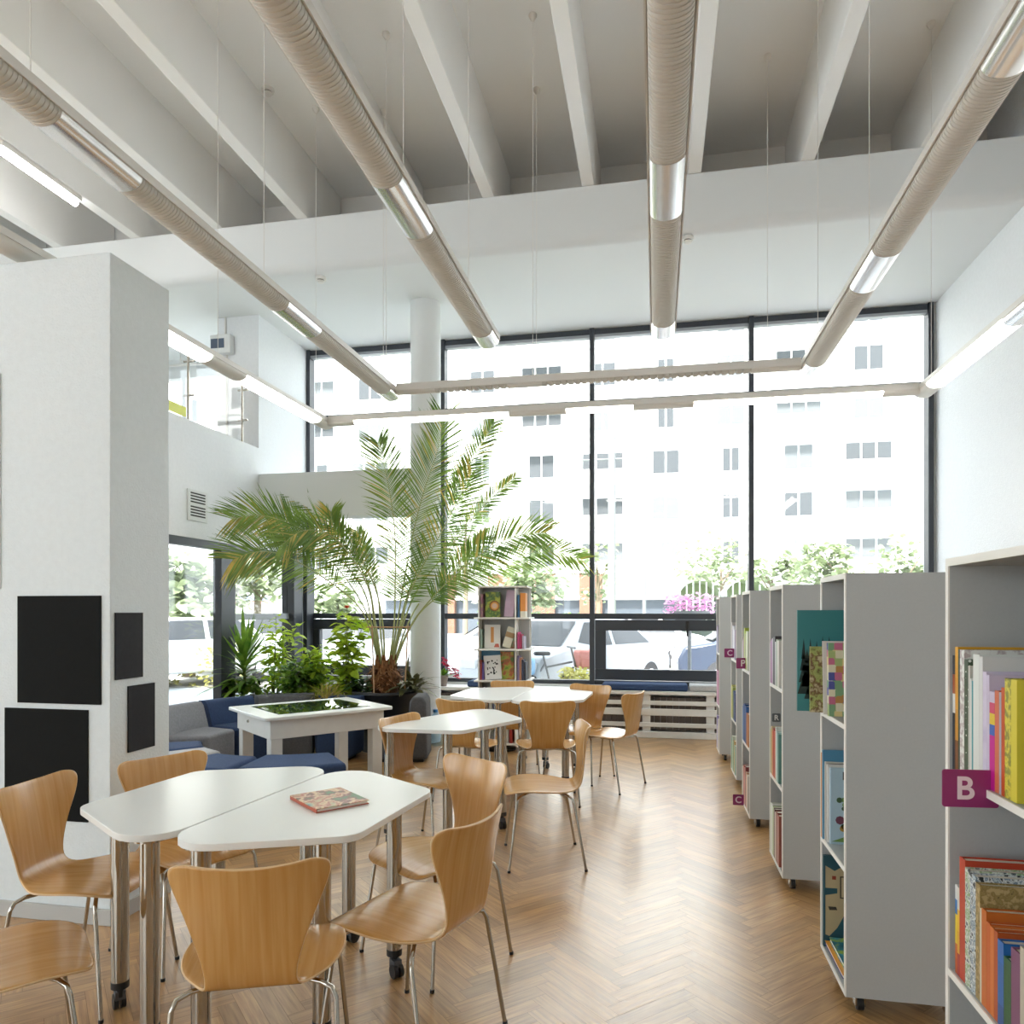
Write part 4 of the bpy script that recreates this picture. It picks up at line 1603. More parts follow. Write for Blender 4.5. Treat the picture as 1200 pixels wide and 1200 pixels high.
def sign(u, v, u2, v2, d, ch, label, m=None, lm=None):
    p0, p1 = at_d(u, v2, d), at_d(u2, v, d)
    cx_, cz = (p0.x + p1.x) / 2, (p0.z + p1.z) / 2
    cy = (p0.y + p1.y) / 2
    w_, h_ = (p1 - p0).xy.length, p1.z - p0.z
    t = thing('shelf_sign', label, 'sign', (cx_, cy, cz), YAW * 0.4)
    pl_ = MB()
    poly = round_poly([(-w_ / 2, -h_ / 2), (w_ / 2, -h_ / 2), (w_ / 2, h_ / 2), (-w_ / 2, h_ / 2)], 0.006, 3)
    pl_.v += [(x, 0.0015, z) for x, z in poly] + [(x, -0.0015, z) for x, z in poly]
    n_ = len(poly)
    pl_.f += [tuple(reversed(range(n_))), tuple(range(n_, 2 * n_))]
    pl_.m += [0, 0]
    for k in range(n_):
        j = (k + 1) % n_
        pl_.f.append((k, j, n_ + j, n_ + k))
        pl_.m.append(0)
    pl_.build('plate', m or M['plum'], t, smooth=False)
    me = letter_mesh(ch, h_ * 0.85, 0.001)
    me.materials.clear()
    me.materials.append(lm or M['letter'])
    lo = bpy.data.objects.new('letter', me)
    COL.objects.link(lo)
    lo.parent = t
    lo.location = (-0.1 * w_ if ch == 'B' else 0, -0.0022, -0.02 * h_)
    lo.rotation_euler = (PI / 2, 0, 0)


sign(1106, 902, 1168, 946, 1.66, 'B', 'plum sign lettered B clipped to the nearest bookcase shelf')
sign(849, 760, 861.5, 770.5, 6.10, 'C', 'plum sign lettered C on the upper shelf of a far bookcase')
sign(863, 771, 878, 783.5, 5.05, 'P', 'plum sign lettered P on the upper shelf of the fourth bookcase')
sign(859, 931, 871.5, 943.5, 4.95, 'C', 'plum sign lettered C low down near the floor on the fourth bookcase')
sign(905, 836, 914.5, 846, 4.05, 'R', 'dark grey sign lettered R on the middle shelf of the third bookcase', mat('grey_card', '#5c5f5e', 0.5), M['case_edge'])


def shelf_row(ci, level, specs, where, group, x_in=0.012):
    """specs listed from the far end of the shelf toward the camera: (thickness, height, depth, material, colour words, lean)"""
    fx, ny, wy = FRONTX[ci], NEARY[ci], WIDY[ci]
    y = ny + wy - 0.021
    z = CASE_Z[level] + 0.0005
    if level == 0:
        z = 0.0835
    for k, sp_ in enumerate(specs):
        th, h, dep, m, words = sp_[:5]
        off = sp_[5] if len(sp_) > 5 else 0.0
        if ci == 0:
            th *= 1.27
        y -= th + 0.0008
        if y < ny + 0.019:
            break
        lab = '%s book, %s from the far end, %s' % (words, ORD[k], where)
        book(fx + x_in + off, y + th / 2, z, th, h, dep, m, lab, group=group)
    return y


P_ = lambda c: cover('plain', [c])
# nearest bookcase, upper shelf
shelf_row(0, 2, [
    (0.012, 0.295, 0.22, cover('band', ['#23252f', '#23252f', '#22252f', '#d8d8d4', '#a8552f', '#33343c']), 'navy spined'),
    (0.014, 0.318, 0.25, cover('band', ['#7a4a22', '#c98e2d', '#d99a2e', '#dfa536']), 'tall amber'),
    (0.008, 0.312, 0.24, P_('#3c4a38'), 'thin dark green'),
    (0.020, 0.312, 0.23, cover('noise', ['#d8d6d0', '#b8a8a8', '#e4e4de'], 60), 'cream patterned'),
    (0.018, 0.290, 0.22, cover('dots', ['#e6e8e0', '#4b5a45', '#4b5a45', '#475641'], 70), 'dotted green'),
    (0.008, 0.275, 0.21, P_('#c9c6be'), 'grey-white'),
    (0.006, 0.245, 0.20, P_('#dadcd8'), 'thin white'),
    (0.006, 0.240, 0.20, P_('#4f9aa0'), 'thin turquoise'),
    (0.026, 0.305, 0.24, P_('#dcdfda'), 'thick white'),
    (0.014, 0.302, 0.23, P_('#d6d6d4'), 'tall off-white'),
    (0.016, 0.268, 0.22, cover('noise', ['#bcaecb', '#cfc6da'], 12), 'lilac'),
    (0.010, 0.262, 0.22, P_('#c9bed4'), 'pale lilac'),
    (0.020, 0.225, 0.17, cover('band', ['#c7188f', '#c7188f', '#c7188f', '#c51a8e', '#c7188f', '#3c62b0', '#e0c33c', '#d04c70', '#c9bed4']), 'magenta rainbow-banded'),
    (0.016, 0.230, 0.17, P_('#cf6f4c'), 'salmon orange'),
    (0.008, 0.228, 0.17, P_('#a7a4ac'), 'thin grey'),
    (0.012, 0.240, 0.18, P_('#c4521f'), 'rust orange'),
    (0.022, 0.262, 0.20, cover('noise', ['#b8a93a', '#d9cc4a', '#8c8a3a'], 60), 'mottled yellow'),
    (0.020, 0.262, 0.20, P_('#d6c840'), 'plain yellow')], 'upper shelf of the nearest bookcase', 'books on the nearest upper shelf')
# nearest bookcase, lower shelf
shelf_row(0, 1, [
    (0.012, 0.245, 0.18, P_('#232a3a'), 'dark navy', 0.02),
    (0.010, 0.225, 0.17, cover('band', ['#b5582a', '#c46428', '#e0c22c', '#e4c830', '#2f76b8', '#d8dad6']), 'blue-yellow-red banded'),
    (0.010, 0.223, 0.17, cover('band', ['#a02c2c', '#d8a430', '#e2b632', '#d8d4c8']), 'yellow and red'),
    (0.026, 0.305, 0.27, P_('#b8432a'), 'big brick-red'),
    (0.022, 0.290, 0.24, cover('noise', ['#2c3a3c', '#d4dad2', '#7e9a5c', '#e2e6e0', '#3c4a4c'], 55), 'green and white mottled'),
    (0.024, 0.286, 0.24, cover('noise', ['#30404c', '#cdd8da', '#5a7086', '#e4e8e6', '#20282c'], 60), 'birch-bark patterned'),
    (0.018, 0.275, 0.24, cover('noise', ['#5b4a2a', '#a08c58', '#8a7444', '#b8a070'], 70), 'speckled golden brown'),
    (0.006, 0.222, 0.2, P_('#d0ccb8'), 'thin cream'),
    (0.020, 0.226, 0.19, P_('#c2692a'), 'orange'),
    (0.014, 0.205, 0.17, P_('#c2602a'), 'burnt orange'),
    (0.014, 0.203, 0.17, P_('#cf7434'), 'light orange'),
    (0.014, 0.202, 0.17, P_('#b0501e'), 'dark orange'),
    (0.022, 0.190, 0.16, cover('band', ['#1f4f8c', '#2360a4', '#2360a4', '#2466ac']), 'royal blue'),
    (0.026, 0.165, 0.15, cover('dots', ['#c8d0b8', '#2a5a34', '#2a5a34', '#275631', '#27552f', '#244f2c'], 90), 'dark green'),
    (0.03, 0.2, 0.16, P_('#7a4a6a'), 'plum'), (0.03, 0.22, 0.16, P_('#b8b0a0'), 'stone grey')],
    'lower shelf of the nearest bookcase', 'books on the nearest lower shelf')

# second bookcase
fx, ny, wy = FRONTX[1], NEARY[1], WIDY[1]
zt = CASE_Z[2] + 0.0005
yf = ny + wy - 0.021
p = at_d(937, 715, 2.93)
tb = book(p.x, yf - 0.012, zt, 0.014, p.z - zt, 0.34, cover('plain', ['#3b7f82']), 'large teal book jutting out of the second bookcase', group='books on the second upper shelf')
# dark fir trees printed on the teal cover
fir = MB()
for x0, z0, h0 in ((0.022, 0.07, 0.22), (0.048, 0.05, 0.24), (0.072, 0.06, 0.22), (0.035, 0.10, 0.15), (0.095, 0.07, 0.23), (0.12, 0.09, 0.21)):
    for k in range(4):
        za = z0 + h0 * k / 4.6
        wv = 0.024 * (1 - k / 5)
        fir.face([(x0 - wv, -0.0076, za), (x0 + wv, -0.0076, za), (x0, -0.0076, za + h0 / 2.6)])
fir.build('cover_print', mat('fir_print', '#20312f', 0.5), tb, smooth=False)
book(fx - 0.05, yf - 0.040, zt, 0.022, 0.265, 0.24, cover('noise', ['#5a3a26', '#8f9a58', '#a8b068', '#6b4a30', '#c4b890'], 26), 'olive and brown picture book, second in the second bookcase', group='books on the second upper shelf')
o = book(fx - 0.012, yf - 0.105, zt, 0.010, 0.29, 0.22, P_('#d8d4cc'), 'thin pale book leaning in the second bookcase', group='books on the second upper shelf', lean=-0.07)
o = book(fx - 0.004, yf - 0.150, zt, 0.030, 0.285, 0.24, cover('cells', ['#d9c78a', '#7fa37a', '#c46f8a', '#53589a', '#a8b878', '#b98a50', '#dcd6b8'], 34), 'book with a patchwork-square cover leaning in the second bookcase', group='books on the second upper shelf', lean=-0.05)
zt = CASE_Z[1] + 0.0005
k = 0
for off, th, h, dep, m, words in ((0.0, 0.020, 0.345, 0.26, cover('plain', ['#c98432']), 'tall orange-brown book'),
                                 (0.0, 0.016, 0.36, 0.25, P_('#4f86a4'), 'tall blue book'),
                                 (0.006, 0.012, 0.315, 0.25, P_('#d5d0c4'), 'cream magazine'),
                                 (0.01, 0.012, 0.31, 0.25, P_('#5c4a44'), 'dark brown thin book'),
                                 (0.008, 0.012, 0.31, 0.25, P_('#dcd9d2'), 'white magazine'),
                                 (0.016, 0.020, 0.300, 0.24, P_('#a9c1cd'), 'pale blue picture book with a leafy figure')):
    yf -= th + 0.001 if k else 0.0
    if k == 0:
        yf = ny + wy - 0.021 - th
    o = book(fx + off, yf + th / 2, zt, th, h, dep, m, words + ' on the middle shelf of the second bookcase', group='books on the second middle shelf')
    k += 1
pr_ = MB()
rr = random.Random(4)
for q_ in range(26):
    xx, zz = 0.075 + rr.uniform(-.05, .07), 0.14 + rr.uniform(-.09, .11)
    r_ = rr.uniform(0.008, 0.02)
    pr_.face([(xx + r_ * math.cos(a * PI / 4), -0.0106, zz + r_ * math.sin(a * PI / 4)) for a in range(8)], q_ % 4)
pr_.face([(0.0, -0.0106, 0.01), (0.16, -0.0106, 0.01), (0.16, -0.0106, 0.05), (0.06, -0.0106, 0.035)], 3)
pr_.build('cover_print', [mat('print_green', '#3e5a3c', 0.5), mat('print_ochre', '#b08a3c', 0.5), mat('print_plum', '#6a3c4c', 0.5), mat('print_leaf', '#6c8f4a', 0.5)], o, smooth=False)
for k2, (txt, oo) in enumerate((('N', o),)):
    me = letter_mesh('No', 0.045, 0.0006)
    me.materials.clear()
    me.materials.append(M['rubber'])
    lo = bpy.data.objects.new('cover_title', me)
    COL.objects.link(lo)
    lo.parent = oo
    lo.location = (0.07, -0.0108, 0.27)
    lo.rotation_euler = (PI / 2, 0, 0)
# bottom shelf: map book standing, books lying
zb = 0.0835
yf = ny + wy - 0.021
mb_ = book(fx + 0.006, yf - 0.012, zb, 0.018, 0.37, 0.30, cover('plain', ['#2c5560']), 'dark teal atlas standing at the bottom of the second bookcase', group='books at the bottom of the second bookcase')
mp_ = MB()
for poly, mi in (([(0.005, 0.05), (0.02, 0.045), (0.05, 0.08), (0.075, 0.13), (0.10, 0.17), (0.13, 0.20), (0.13, 0.30), (0.07, 0.33), (0.04, 0.31), (0.005, 0.33), (0.005, 0.24), (0.05, 0.24), (0.05, 0.22), (0.005, 0.21)], 0),
                 ([(0.06, 0.20), (0.15, 0.20), (0.15, 0.29), (0.06, 0.29)], 1), ([(0.065, 0.205), (0.15, 0.205), (0.15, 0.285), (0.065, 0.285)], 0), ([(0.085, 0.22), (0.15, 0.22), (0.15, 0.27), (0.10, 0.265)], 2),
                 ([(0.02, 0.15), (0.05, 0.152), (0.045, 0.165), (0.015, 0.165)], 1), ([(0.03, 0.275), (0.045, 0.275), (0.045, 0.29), (0.03, 0.29)], 3)):
    yy = -0.0094 - 0.0003 * (0 if mi == 0 and len(poly) > 5 else (1 if mi == 1 else 2))
    mp_.face([(x, yy, z) for x, z in poly], mi)
mp_.build('cover_print', [mat('map_land', '#b9a883', 0.6), mat('map_line', '#3a342c', 0.6), mat('map_sea', '#2c5560', 0.5), mat('map_red', '#8c3a28', 0.6)], mb_, smooth=False)


def lying(x0, x1, y0, y1, z, h, m, label, group, rz=0.0):
    c = MB()
    cx_, cy = (x0 + x1) / 2, (y0 + y1) / 2
    a, b = (x1 - x0) / 2, (y1 - y0) / 2
    c.box(-a, a, -b, b, 0, 0.002)
    c.box(-a, a, -b, b, h - 0.002, h)
    c.box(a - 0.002, a, -b, b, 0.002, h - 0.002)
    o = c.build('book', [m], None, (cx_, cy, z), rz, smooth=False)
    tag(o, label, 'book', group)
    MB().box(-a + 0.003, a - 0.002, -b + 0.003, b - 0.003, 0.002, h - 0.002).build('pages', M['paper'], o, smooth=False)


gB = 'books at the bottom of the second bookcase'
lying(fx + 0.03, fx + 0.27, ny + 0.025, ny + 0.23, 0.084, 0.016, P_('#2a2c2c'), 'black book lying at the base of the pile in the second bookcase', gB)
lying(fx + 0.006, fx + 0.25, ny + 0.06, ny + 0.345, 0.1005, 0.014, cover('band', ['#4a3a80', '#4a3a80', '#d8922e', '#d8922e']), 'purple and orange book lying in the second bookcase pile', gB)
lying(fx + 0.022, fx + 0.25, ny + 0.10, ny + 0.34, 0.115, 0.016, cover('noise', ['#1f6f86', '#2a88a0', '#9ab83c', '#237a92', '#1c6478'], 12), 'blue-green book lying on top of the pile in the second bookcase', gB)

where = ['', '', 'third bookcase', 'fourth bookcase', 'fifth bookcase', 'farthest bookcase']


def quick(ci, level, lst, lv):
    specs = []
    for th, h, c, w in lst:
        specs.append((th, h, 0.2, P_(c) if isinstance(c, str) else cover(*c), w))
    shelf_row(ci, level, specs, '%s shelf of the %s' % (lv, where[ci]), 'books in the %s' % where[ci], 0.004)


quick(2, 2, [(0.03, 0.235, '#8c5a86', 'mauve'), (0.03, 0.25, '#a86f9c', 'pinkish purple'), (0.03, 0.255, '#b9aeb8', 'pale grey'), (0.035, 0.26, '#2c2a2c', 'black'), (0.04, 0.27, '#3a3436', 'charcoal'),
             (0.03, 0.24, '#c8c8c4', 'white'), (0.04, 0.255, '#9aa890', 'sage'), (0.05, 0.25, '#d0ccc4', 'cream')], 'upper')
quick(2, 1, [(0.03, 0.25, '#a8a06a', 'khaki'), (0.035, 0.27, '#c9b48c', 'beige'), (0.03, 0.25, '#c8743c', 'orange'), (0.04, 0.27, '#a83a2c', 'red'), (0.04, 0.26, '#c0563a', 'rust'),
             (0.035, 0.29, '#d4d6d0', 'white'), (0.04, 0.27, '#9fc0ba', 'pale teal'), (0.03, 0.26, '#5c8a80', 'teal')], 'middle')
quick(2, 0, [(0.035, 0.27, '#c8ccb8', 'pale green-white'), (0.04, 0.275, '#d8d8d0', 'white'), (0.04, 0.27, '#a8b888', 'light green'), (0.04, 0.27, '#5c3a34', 'dark brown'), (0.035, 0.26, '#c2b6a4', 'stone'),
             (0.05, 0.275, '#8c4a40', 'russet'), (0.05, 0.27, '#a05a4c', 'clay')], 'bottom')
quick(3, 2, [(0.04, 0.20, '#b8a8b4', 'pale mauve'), (0.035, 0.22, '#8a4a5a', 'wine red'), (0.06, 0.29, '#a8b84a', 'yellow-green'), (0.04, 0.25, '#8a7a4a', 'olive'), (0.05, 0.27, '#b4c86a', 'lime'),
             (0.06, 0.27, '#d4d8c4', 'white')], 'upper')
quick(3, 1, [(0.05, 0.24, '#5a7aa0', 'steel blue'), (0.05, 0.26, '#3a5a90', 'blue'), (0.05, 0.27, '#304a80', 'navy'), (0.06, 0.26, '#3c64a0', 'cobalt'), (0.06, 0.22, '#b06a3c', 'orange-brown'), (0.06, 0.22, '#c07a48', 'tan')], 'middle')
quick(3, 0, [(0.05, 0.25, '#c8b8b0', 'pale pink'), (0.05, 0.27, '#a84a48', 'red'), (0.04, 0.26, '#c47a70', 'salmon'), (0.05, 0.28, '#7a3030', 'dark red'), (0.05, 0.25, '#c89a7a', 'peach'), (0.05, 0.24, '#d4ccc0', 'cream')], 'bottom')
quick(4, 2, [(0.05, 0.31, '#cfc8c4', 'tall white'), (0.04, 0.25, '#4a3a44', 'dark plum'), (0.08, 0.285, '#d0ccd6', 'pale lavender'), (0.07, 0.28, '#d8d8da', 'white'), (0.06, 0.25, '#b8a8c0', 'lilac')], 'upper')
quick(4, 1, [(0.06, 0.28, '#c4c06a', 'dull yellow'), (0.06, 0.27, '#a8b060', 'yellow-green'), (0.06, 0.24, '#4a5a40', 'dark green'), (0.06, 0.25, '#5c6c98', 'slate blue'), (0.06, 0.24, '#4a5a84', 'blue')], 'middle')
quick(4, 0, [(0.06, 0.26, '#5aa08c', 'sea green'), (0.06, 0.29, '#d0d8c8', 'white'), (0.07, 0.25, '#4a9a7a', 'emerald'), (0.06, 0.27, '#d0b070', 'sand'), (0.06, 0.24, '#9ac0b0', 'mint')], 'bottom')
quick(5, 2, [(0.06, 0.26, '#b8aac4', 'lilac'), (0.05, 0.25, '#6a6478', 'grey-purple'), (0.06, 0.27, '#8a8094', 'dusty purple'), (0.05, 0.25, '#4c4a54', 'charcoal')], 'upper')
quick(5, 1, [(0.07, 0.33, '#c890ac', 'pink'), (0.07, 0.33, '#d4a4ba', 'pale pink'), (0.06, 0.33, '#c084a4', 'rose')], 'middle')
quick(5, 0, [(0.06, 0.32, '#a89ad0', 'lavender'), (0.06, 0.22, '#d8d4d4', 'white'), (0.06, 0.3, '#dcd8d4', 'off-white')], 'bottom')

# ================================================================== BOOK TOWER by the window
tc0 = at_d(586, 720, 7.58)
TW, TH0 = 0.395, 1.70
ta = R(3)
tower = thing('book_tower', 'square pale grey revolving book tower in front of the window', 'bookcase', (tc0.x, tc0.y, 0), ta)
hw = TW / 2
TZ = [0.08 + k * 0.322 for k in range(6)]
for k, z in enumerate(TZ):
    ov = 0.0 if k in (0, 5) else 0.025
    m2 = MB()
    m2.box(-hw - ov - 0.012, hw + 0.115 + ov, -hw - ov - 0.012, hw + ov + 0.012, z, z + 0.016)
    m2.build('shelf', M['case_edge'], tower, bevel=0.002)
for k in range(5):
    z0, z1 = TZ[k] + 0.016, TZ[k + 1]
    MB().box(hw - 0.014, hw, -hw, hw * 0.0, z0, z1).build('divider', M['case_edge'], tower)
    MB().box(-hw, -hw + 0.012, -hw, hw, z0, z1).build('divider', M['case_edge'], tower)
    MB().box(-hw + 0.012, hw - 0.014, -0.012, 0.0, z0, z1).build('divider', M['case'], tower)
    MB().box(0.0, hw + 0.11, hw - 0.012, hw, z0, z1).build('divider', M['case_edge'], tower)
    MB().box(hw, hw + 0.11, 0.02, 0.032, z0, z1).build('divider', M['case'], tower)
MB().lathe([(0.17, 0.0), (0.17, 0.02), (0.06, 0.05), (0.06, 0.08)], 24).build('base', M['rubber'], tower)


def tower_pt(x, y, z):
    c_, s_ = math.cos(ta), math.sin(ta)
    return (tc0.x + x * c_ - y * s_, tc0.y + x * s_ + y * c_, z)


def tower_book(x, k, w, h, th, m, label, tilt=0.0, print_=None, y=-0.12):
    """front-facing book standing on tower shelf k, leaning sideways by tilt"""
    c = MB()
    c.box(-w / 2, w / 2, -th / 2, -th / 2 + 0.002, 0, h)
    c.box(-w / 2, w / 2, th / 2 - 0.002, th / 2, 0, h)
    c.box(-w / 2, -w / 2 + 0.002, -th / 2 + 0.002, th / 2 - 0.002, 0, h)
    lift = abs(math.sin(tilt)) * w / 2
    px, py, pz = tower_pt(x, y, TZ[k] + 0.017 + lift)
    o = c.build('book', [m], None, (px, py, pz), 0, smooth=False)
    o.rotation_euler = (0, tilt, ta)
    tag(o, label, 'book', 'books in the tower')
    MB().box(-w / 2 + 0.002, w / 2 - 0.003, -th / 2 + 0.002, th / 2 - 0.002, 0.003, h - 0.003).build('pages', M['paper'], o, smooth=False)
    if print_:
        print_(o, w, h, th)
    return o


def spine_book(x, k, th, h, m, label, y=-0.17, dep=0.15):
    px, py, pz = tower_pt(x, y, TZ[k] + 0.0165)
    return book(px, py, pz, th, h, dep, m, label, face=(math.sin(ta), -math.cos(ta)), group='books in the tower')


def disc_print(o, w, h, th):
    c = MB()
    cx_, cz = w * 0.12, h * 0.45
    for r_, mi, e in ((0.055, 0, 0), (0.042, 1, 1), (0.028, 2, 2)):
        c.face([(cx_ + r_ * math.cos(a * PI / 8), -th / 2 - 0.0005 - 0.0004 * e, cz + r_ * math.sin(a * PI / 8)) for a in range(16)], mi)
    c.build('cover_print', [mat('print_brown', '#7a4a20', 0.5), mat('print_gold', '#c98f3a', 0.5), mat('print_face', '#c8a890', 0.5)], o, smooth=False)


def blot_print(o, w, h, th):
    c = MB()
    r2 = random.Random(2)
    for q_ in range(24):
        xx, zz = r2.uniform(-w * .32, w * .32), r2.uniform(h * .2, h * .82)
        r_ = r2.uniform(0.006, 0.014)
        c.face([(xx + r_ * r2.uniform(.5, 1.2) * math.cos(a * PI / 3.5), -th / 2 - 0.0006, zz + r_ * math.sin(a * PI / 3.5)) for a in range(7)], 0)
    c.build('cover_print', [M['rubber']], o, smooth=False)


def stripe_print(o, w, h, th):
    c = MB()
    c.face([(-w * .1, -th / 2 - .0006, h * .25), (w * .1, -th / 2 - .0006, h * .25), (w * .1, -th / 2 - .0006, h * .9), (-w * .1, -th / 2 - .0006, h * .9)], 0)
    c.face([(w * .1, -th / 2 - .0006, h * .05), (w * .45, -th / 2 - .0006, h * .05), (w * .4, -th / 2 - .0006, h * .2), (w * .2, -th / 2 - .0006, h * .2)], 1)
    c.build('cover_print', [mat('print_orange', '#c98a4a', 0.5), mat('print_red', '#b85a4a', 0.5)], o, smooth=False)


spine_book(-0.165, 4, 0.022, 0.24, cover('noise', ['#b0a86a', '#8a5a6a'], 12), 'slim spine at the top left of the tower')
tower_book(-0.055, 4, 0.155, 0.262, 0.02, cover('noise', ['#2a4420', '#6f8a30', '#3c5a28', '#9aa030'], 14), 'green book with a round animal face, top of the tower', 0, disc_print)
tower_book(0.108, 4, 0.10, 0.275, 0.018, P_('#b79cae'), 'mauve book leaning at the top of the tower', 0.13)
spine_book(-0.170, 3, 0.015, 0.20, P_('#9cb0a0'), 'thin grey-green spine at the second level of the tower')
tower_book(-0.060, 3, 0.165, 0.245, 0.018, P_('#dcd8d0'), 'white book with an orange stripe, second level of the tower', 0, stripe_print)
tower_book(0.085, 3, 0.085, 0.215, 0.02, cover('band', ['#d4cdb8', '#d4cdb8', '#9a7a50', '#d8d2c0']), 'slim cream book leaning right in the tower', 0.30, None, -0.13)
tower_book(0.140, 3, 0.05, 0.20, 0.018, cover('noise', ['#5a4a3c', '#8aa080', '#b8604a'], 16), 'dark patterned book behind the leaning cream book', 0.12, None, -0.10)
spine_book(-0.172, 2, 0.018, 0.20, P_('#a0443c'), 'red spine at the third level of the tower')
spine_book(-0.150, 2, 0.018, 0.18, P_('#5a4a8c'), 'violet spine at the third level of the tower')
tower_book(-0.045, 2, 0.175, 0.245, 0.016, P_('#e4e4e0'), 'white book covered in black ink shapes in the tower', -0.07, blot_print, -0.14)
tower_book(0.098, 2, 0.135, 0.285, 0.02, cover('noise', ['#3c5a20', '#7a9a30', '#a8b040', '#b85a3a', '#5c7a2c'], 12), 'leafy green book at the third level of the tower', -0.03, None, -0.10)
tower_book(-0.09, 2, 0.20, 0.30, 0.012, P_('#5a9ac0'), 'sky blue book behind the ink-shape book', 0, None, -0.05)
for k, (x, th, h, c, lab) in enumerate(((-0.15, 0.03, 0.24, '#3a4a7c', 'navy'), (-0.11, 0.025, 0.22, '#7a86a8', 'slate'), (-0.07, 0.03, 0.25, '#b8b4a8', 'beige'), (-0.03, 0.025, 0.23, '#4c5c8c', 'blue'))):
    spine_book(x, 1, th, h, P_(c), '%s spine at the fourth level of the tower, seen below the table' % lab)
for k, (x, th, h, c, lab) in enumerate(((-0.02, 0.03, 0.23, '#cbb63a', 'yellow'), (0.02, 0.03, 0.22, '#b8403a', 'red'), (0.06, 0.03, 0.24, '#8a3a34', 'brick'), (0.10, 0.03, 0.23, '#c4c2b8', 'white'), (0.14, 0.03, 0.24, '#a83830', 'scarlet'))):
    spine_book(x, 0, th, h, P_(c), '%s spine on the lowest level of the tower' % lab)


def side_book(k, xx, th, h, m, label, lean=0.0):
    px, py, pz = tower_pt(hw + xx, -hw + 0.03, TZ[k] + 0.0165)
    book(px, py, pz, th, h, 0.15, m, label, face=(math.sin(ta), -math.cos(ta)), group='books on the side of the tower', lean=lean)


side_book(4, 0.022, 0.018, 0.23, P_('#3a6a94'), 'blue book on the right side of the tower top')
side_book(4, 0.066, 0.055, 0.25, cover('band', ['#d8d4c4', '#d98a3a', '#d98a3a', '#d98a3a']), 'orange book on the right side of the tower top')
for k, (xx, c, lab) in enumerate(((0.02, '#c4487a', 'pink'), (0.045, '#b03a5c', 'raspberry'), (0.07, '#b0a8b8', 'grey'))):
    side_book(3, xx, 0.02, 0.17 - 0.02 * k, P_(c), '%s book on the right side of the tower, second level' % lab)
for k, (xx, c, lab) in enumerate(((0.018, '#8a7aa0', 'lilac'), (0.040, '#b07a60', 'tan'), (0.064, '#3a4258', 'navy'), (0.088, '#2e3440', 'black'))):
    side_book(2, xx, 0.02, 0.25 - 0.02 * k, P_(c), '%s book on the right side of the tower, third level' % lab)

# ================================================================== OUTSIDE
mb = MB()
mb.box(-120, 90, YB + 0.3, 130, -0.22, -0.12)
mb.box(-120, XL - 0.3, -30, YB + 0.3, -0.22, -0.12)
struct(mb.build('ground_paving', M['paving']))
struct(MB().box(-120, 90, 13.2, 21, -0.12, -0.10).build('ground_road', M['asphalt']))
tag(MB().box(-120, 90, 22.5, 27.5, -0.12, -0.07).build('grass_strip', M['grass']), 'strip of green grass across the road outside', 'grass', kind='stuff')


def building(name, label, x0, x1, y, floors, nx, z0, fh, mwall, ww, wh, rz=0.0, loc=None, seed=1, shop=False):
    rr = random.Random(seed)
    t = thing(name, label, 'building', loc or (0, y, 0), rz)
    H_ = z0 + floors * fh + 1.0
    MB().box(x0, x1, 0, 12, -0.12, H_).build('walls', mwall, t)
    MB().box(x0 - 0.3, x1 + 0.3, -0.4, 12.3, H_, H_ + 0.5).build('roof', M['facade'], t)
    dx = (x1 - x0) / nx
    bal = MB()
    ledge = MB()
    for f_ in range(floors):
        zz = z0 + f_ * fh
        ledge.box(x0, x1, -0.05, 0.01, zz - 0.55, zz - 0.45)
        for i_ in range(nx):
            cx_ = x0 + (i_ + 0.5) * dx
            kind = (i_ + (f_ // 3)) % 4
            w_ = ww * (1.6 if kind == 1 else (0.6 if kind == 3 else 1.0))
            wv = MB()
            wv.box(cx_ - w_ / 2 - 0.08, cx_ + w_ / 2 + 0.08, -0.04, 0.02, zz - 0.08, zz + wh + 0.08, 2)
            wv.box(cx_ - w_ / 2, cx_ + w_ / 2, -0.07, -0.03, zz, zz + wh, 1 if rr.random() < 0.62 else 0)
            nb = 3 if kind == 1 else 2
            for b_ in range(1, nb):
                xx = cx_ - w_ / 2 + w_ * b_ / nb
                wv.box(xx - 0.05, xx + 0.05, -0.09, -0.06, zz, zz + wh, 2)
            wv.build('window', [M['bwin'], M['bwin_lt'], M['facade']], t, smooth=False)
            if kind == 1:
                bal.box(cx_ - w_ / 2 - 0.4, cx_ + w_ / 2 + 0.4, -1.0, -0.92, zz - 0.7, zz + 0.25)
                bal.box(cx_ - w_ / 2 - 0.4, cx_ + w_ / 2 + 0.4, -1.0, 0.0, zz - 0.8, zz - 0.7)
    bal.build('balconies', M['facade2'], t, smooth=False)
    ledge.build('ledges', M['facade2'], t, smooth=False)
    return t


bt = building('apartment_building', 'long white apartment block across the street, seen through the big windows', -27, 24, 50, 8, 12, 4.6, 3.1, M['facade'], 1.7, 1.5, seed=3)
for x in (-14.5, -10.6, -7.5, -4.3):
    MB().box(x - 0.75, x + 0.75, -1.6, -1.0, -0.12, 4.0).build('brick_pier', M['brick'], bt)
MB().box(-19, 2, -1.1, 0.0, -0.12, 2.2).build('shopfront', M['shop'], bt)
MB().box(-19, 12, -1.7, 0.0, 4.0, 4.3).build('canopy', M['facade2'], bt)
MB().box(2, 14, -0.8, 0.0, -0.12, 2.6).build('shopfront', M['shop'], bt)
MB().box(-19, 14, -1.5, 0.0, 2.2, 2.5).build('canopy', M['facade2'], bt)
b2 = building('apartment_building', 'cream apartment block seen through the low glass on the left', -14, 14, 0, 5, 9, 3.0, 3.0, M['facade2'], 1.6, 1.5, R(28), (-40, 42, 0), seed=5)
st_ = MB()
st_.box(-14, 14, -1.2, 0, 2.2, 2.45, 0)
st_.box(-14, 14, -1.21, 0, 1.95, 2.2, 1)
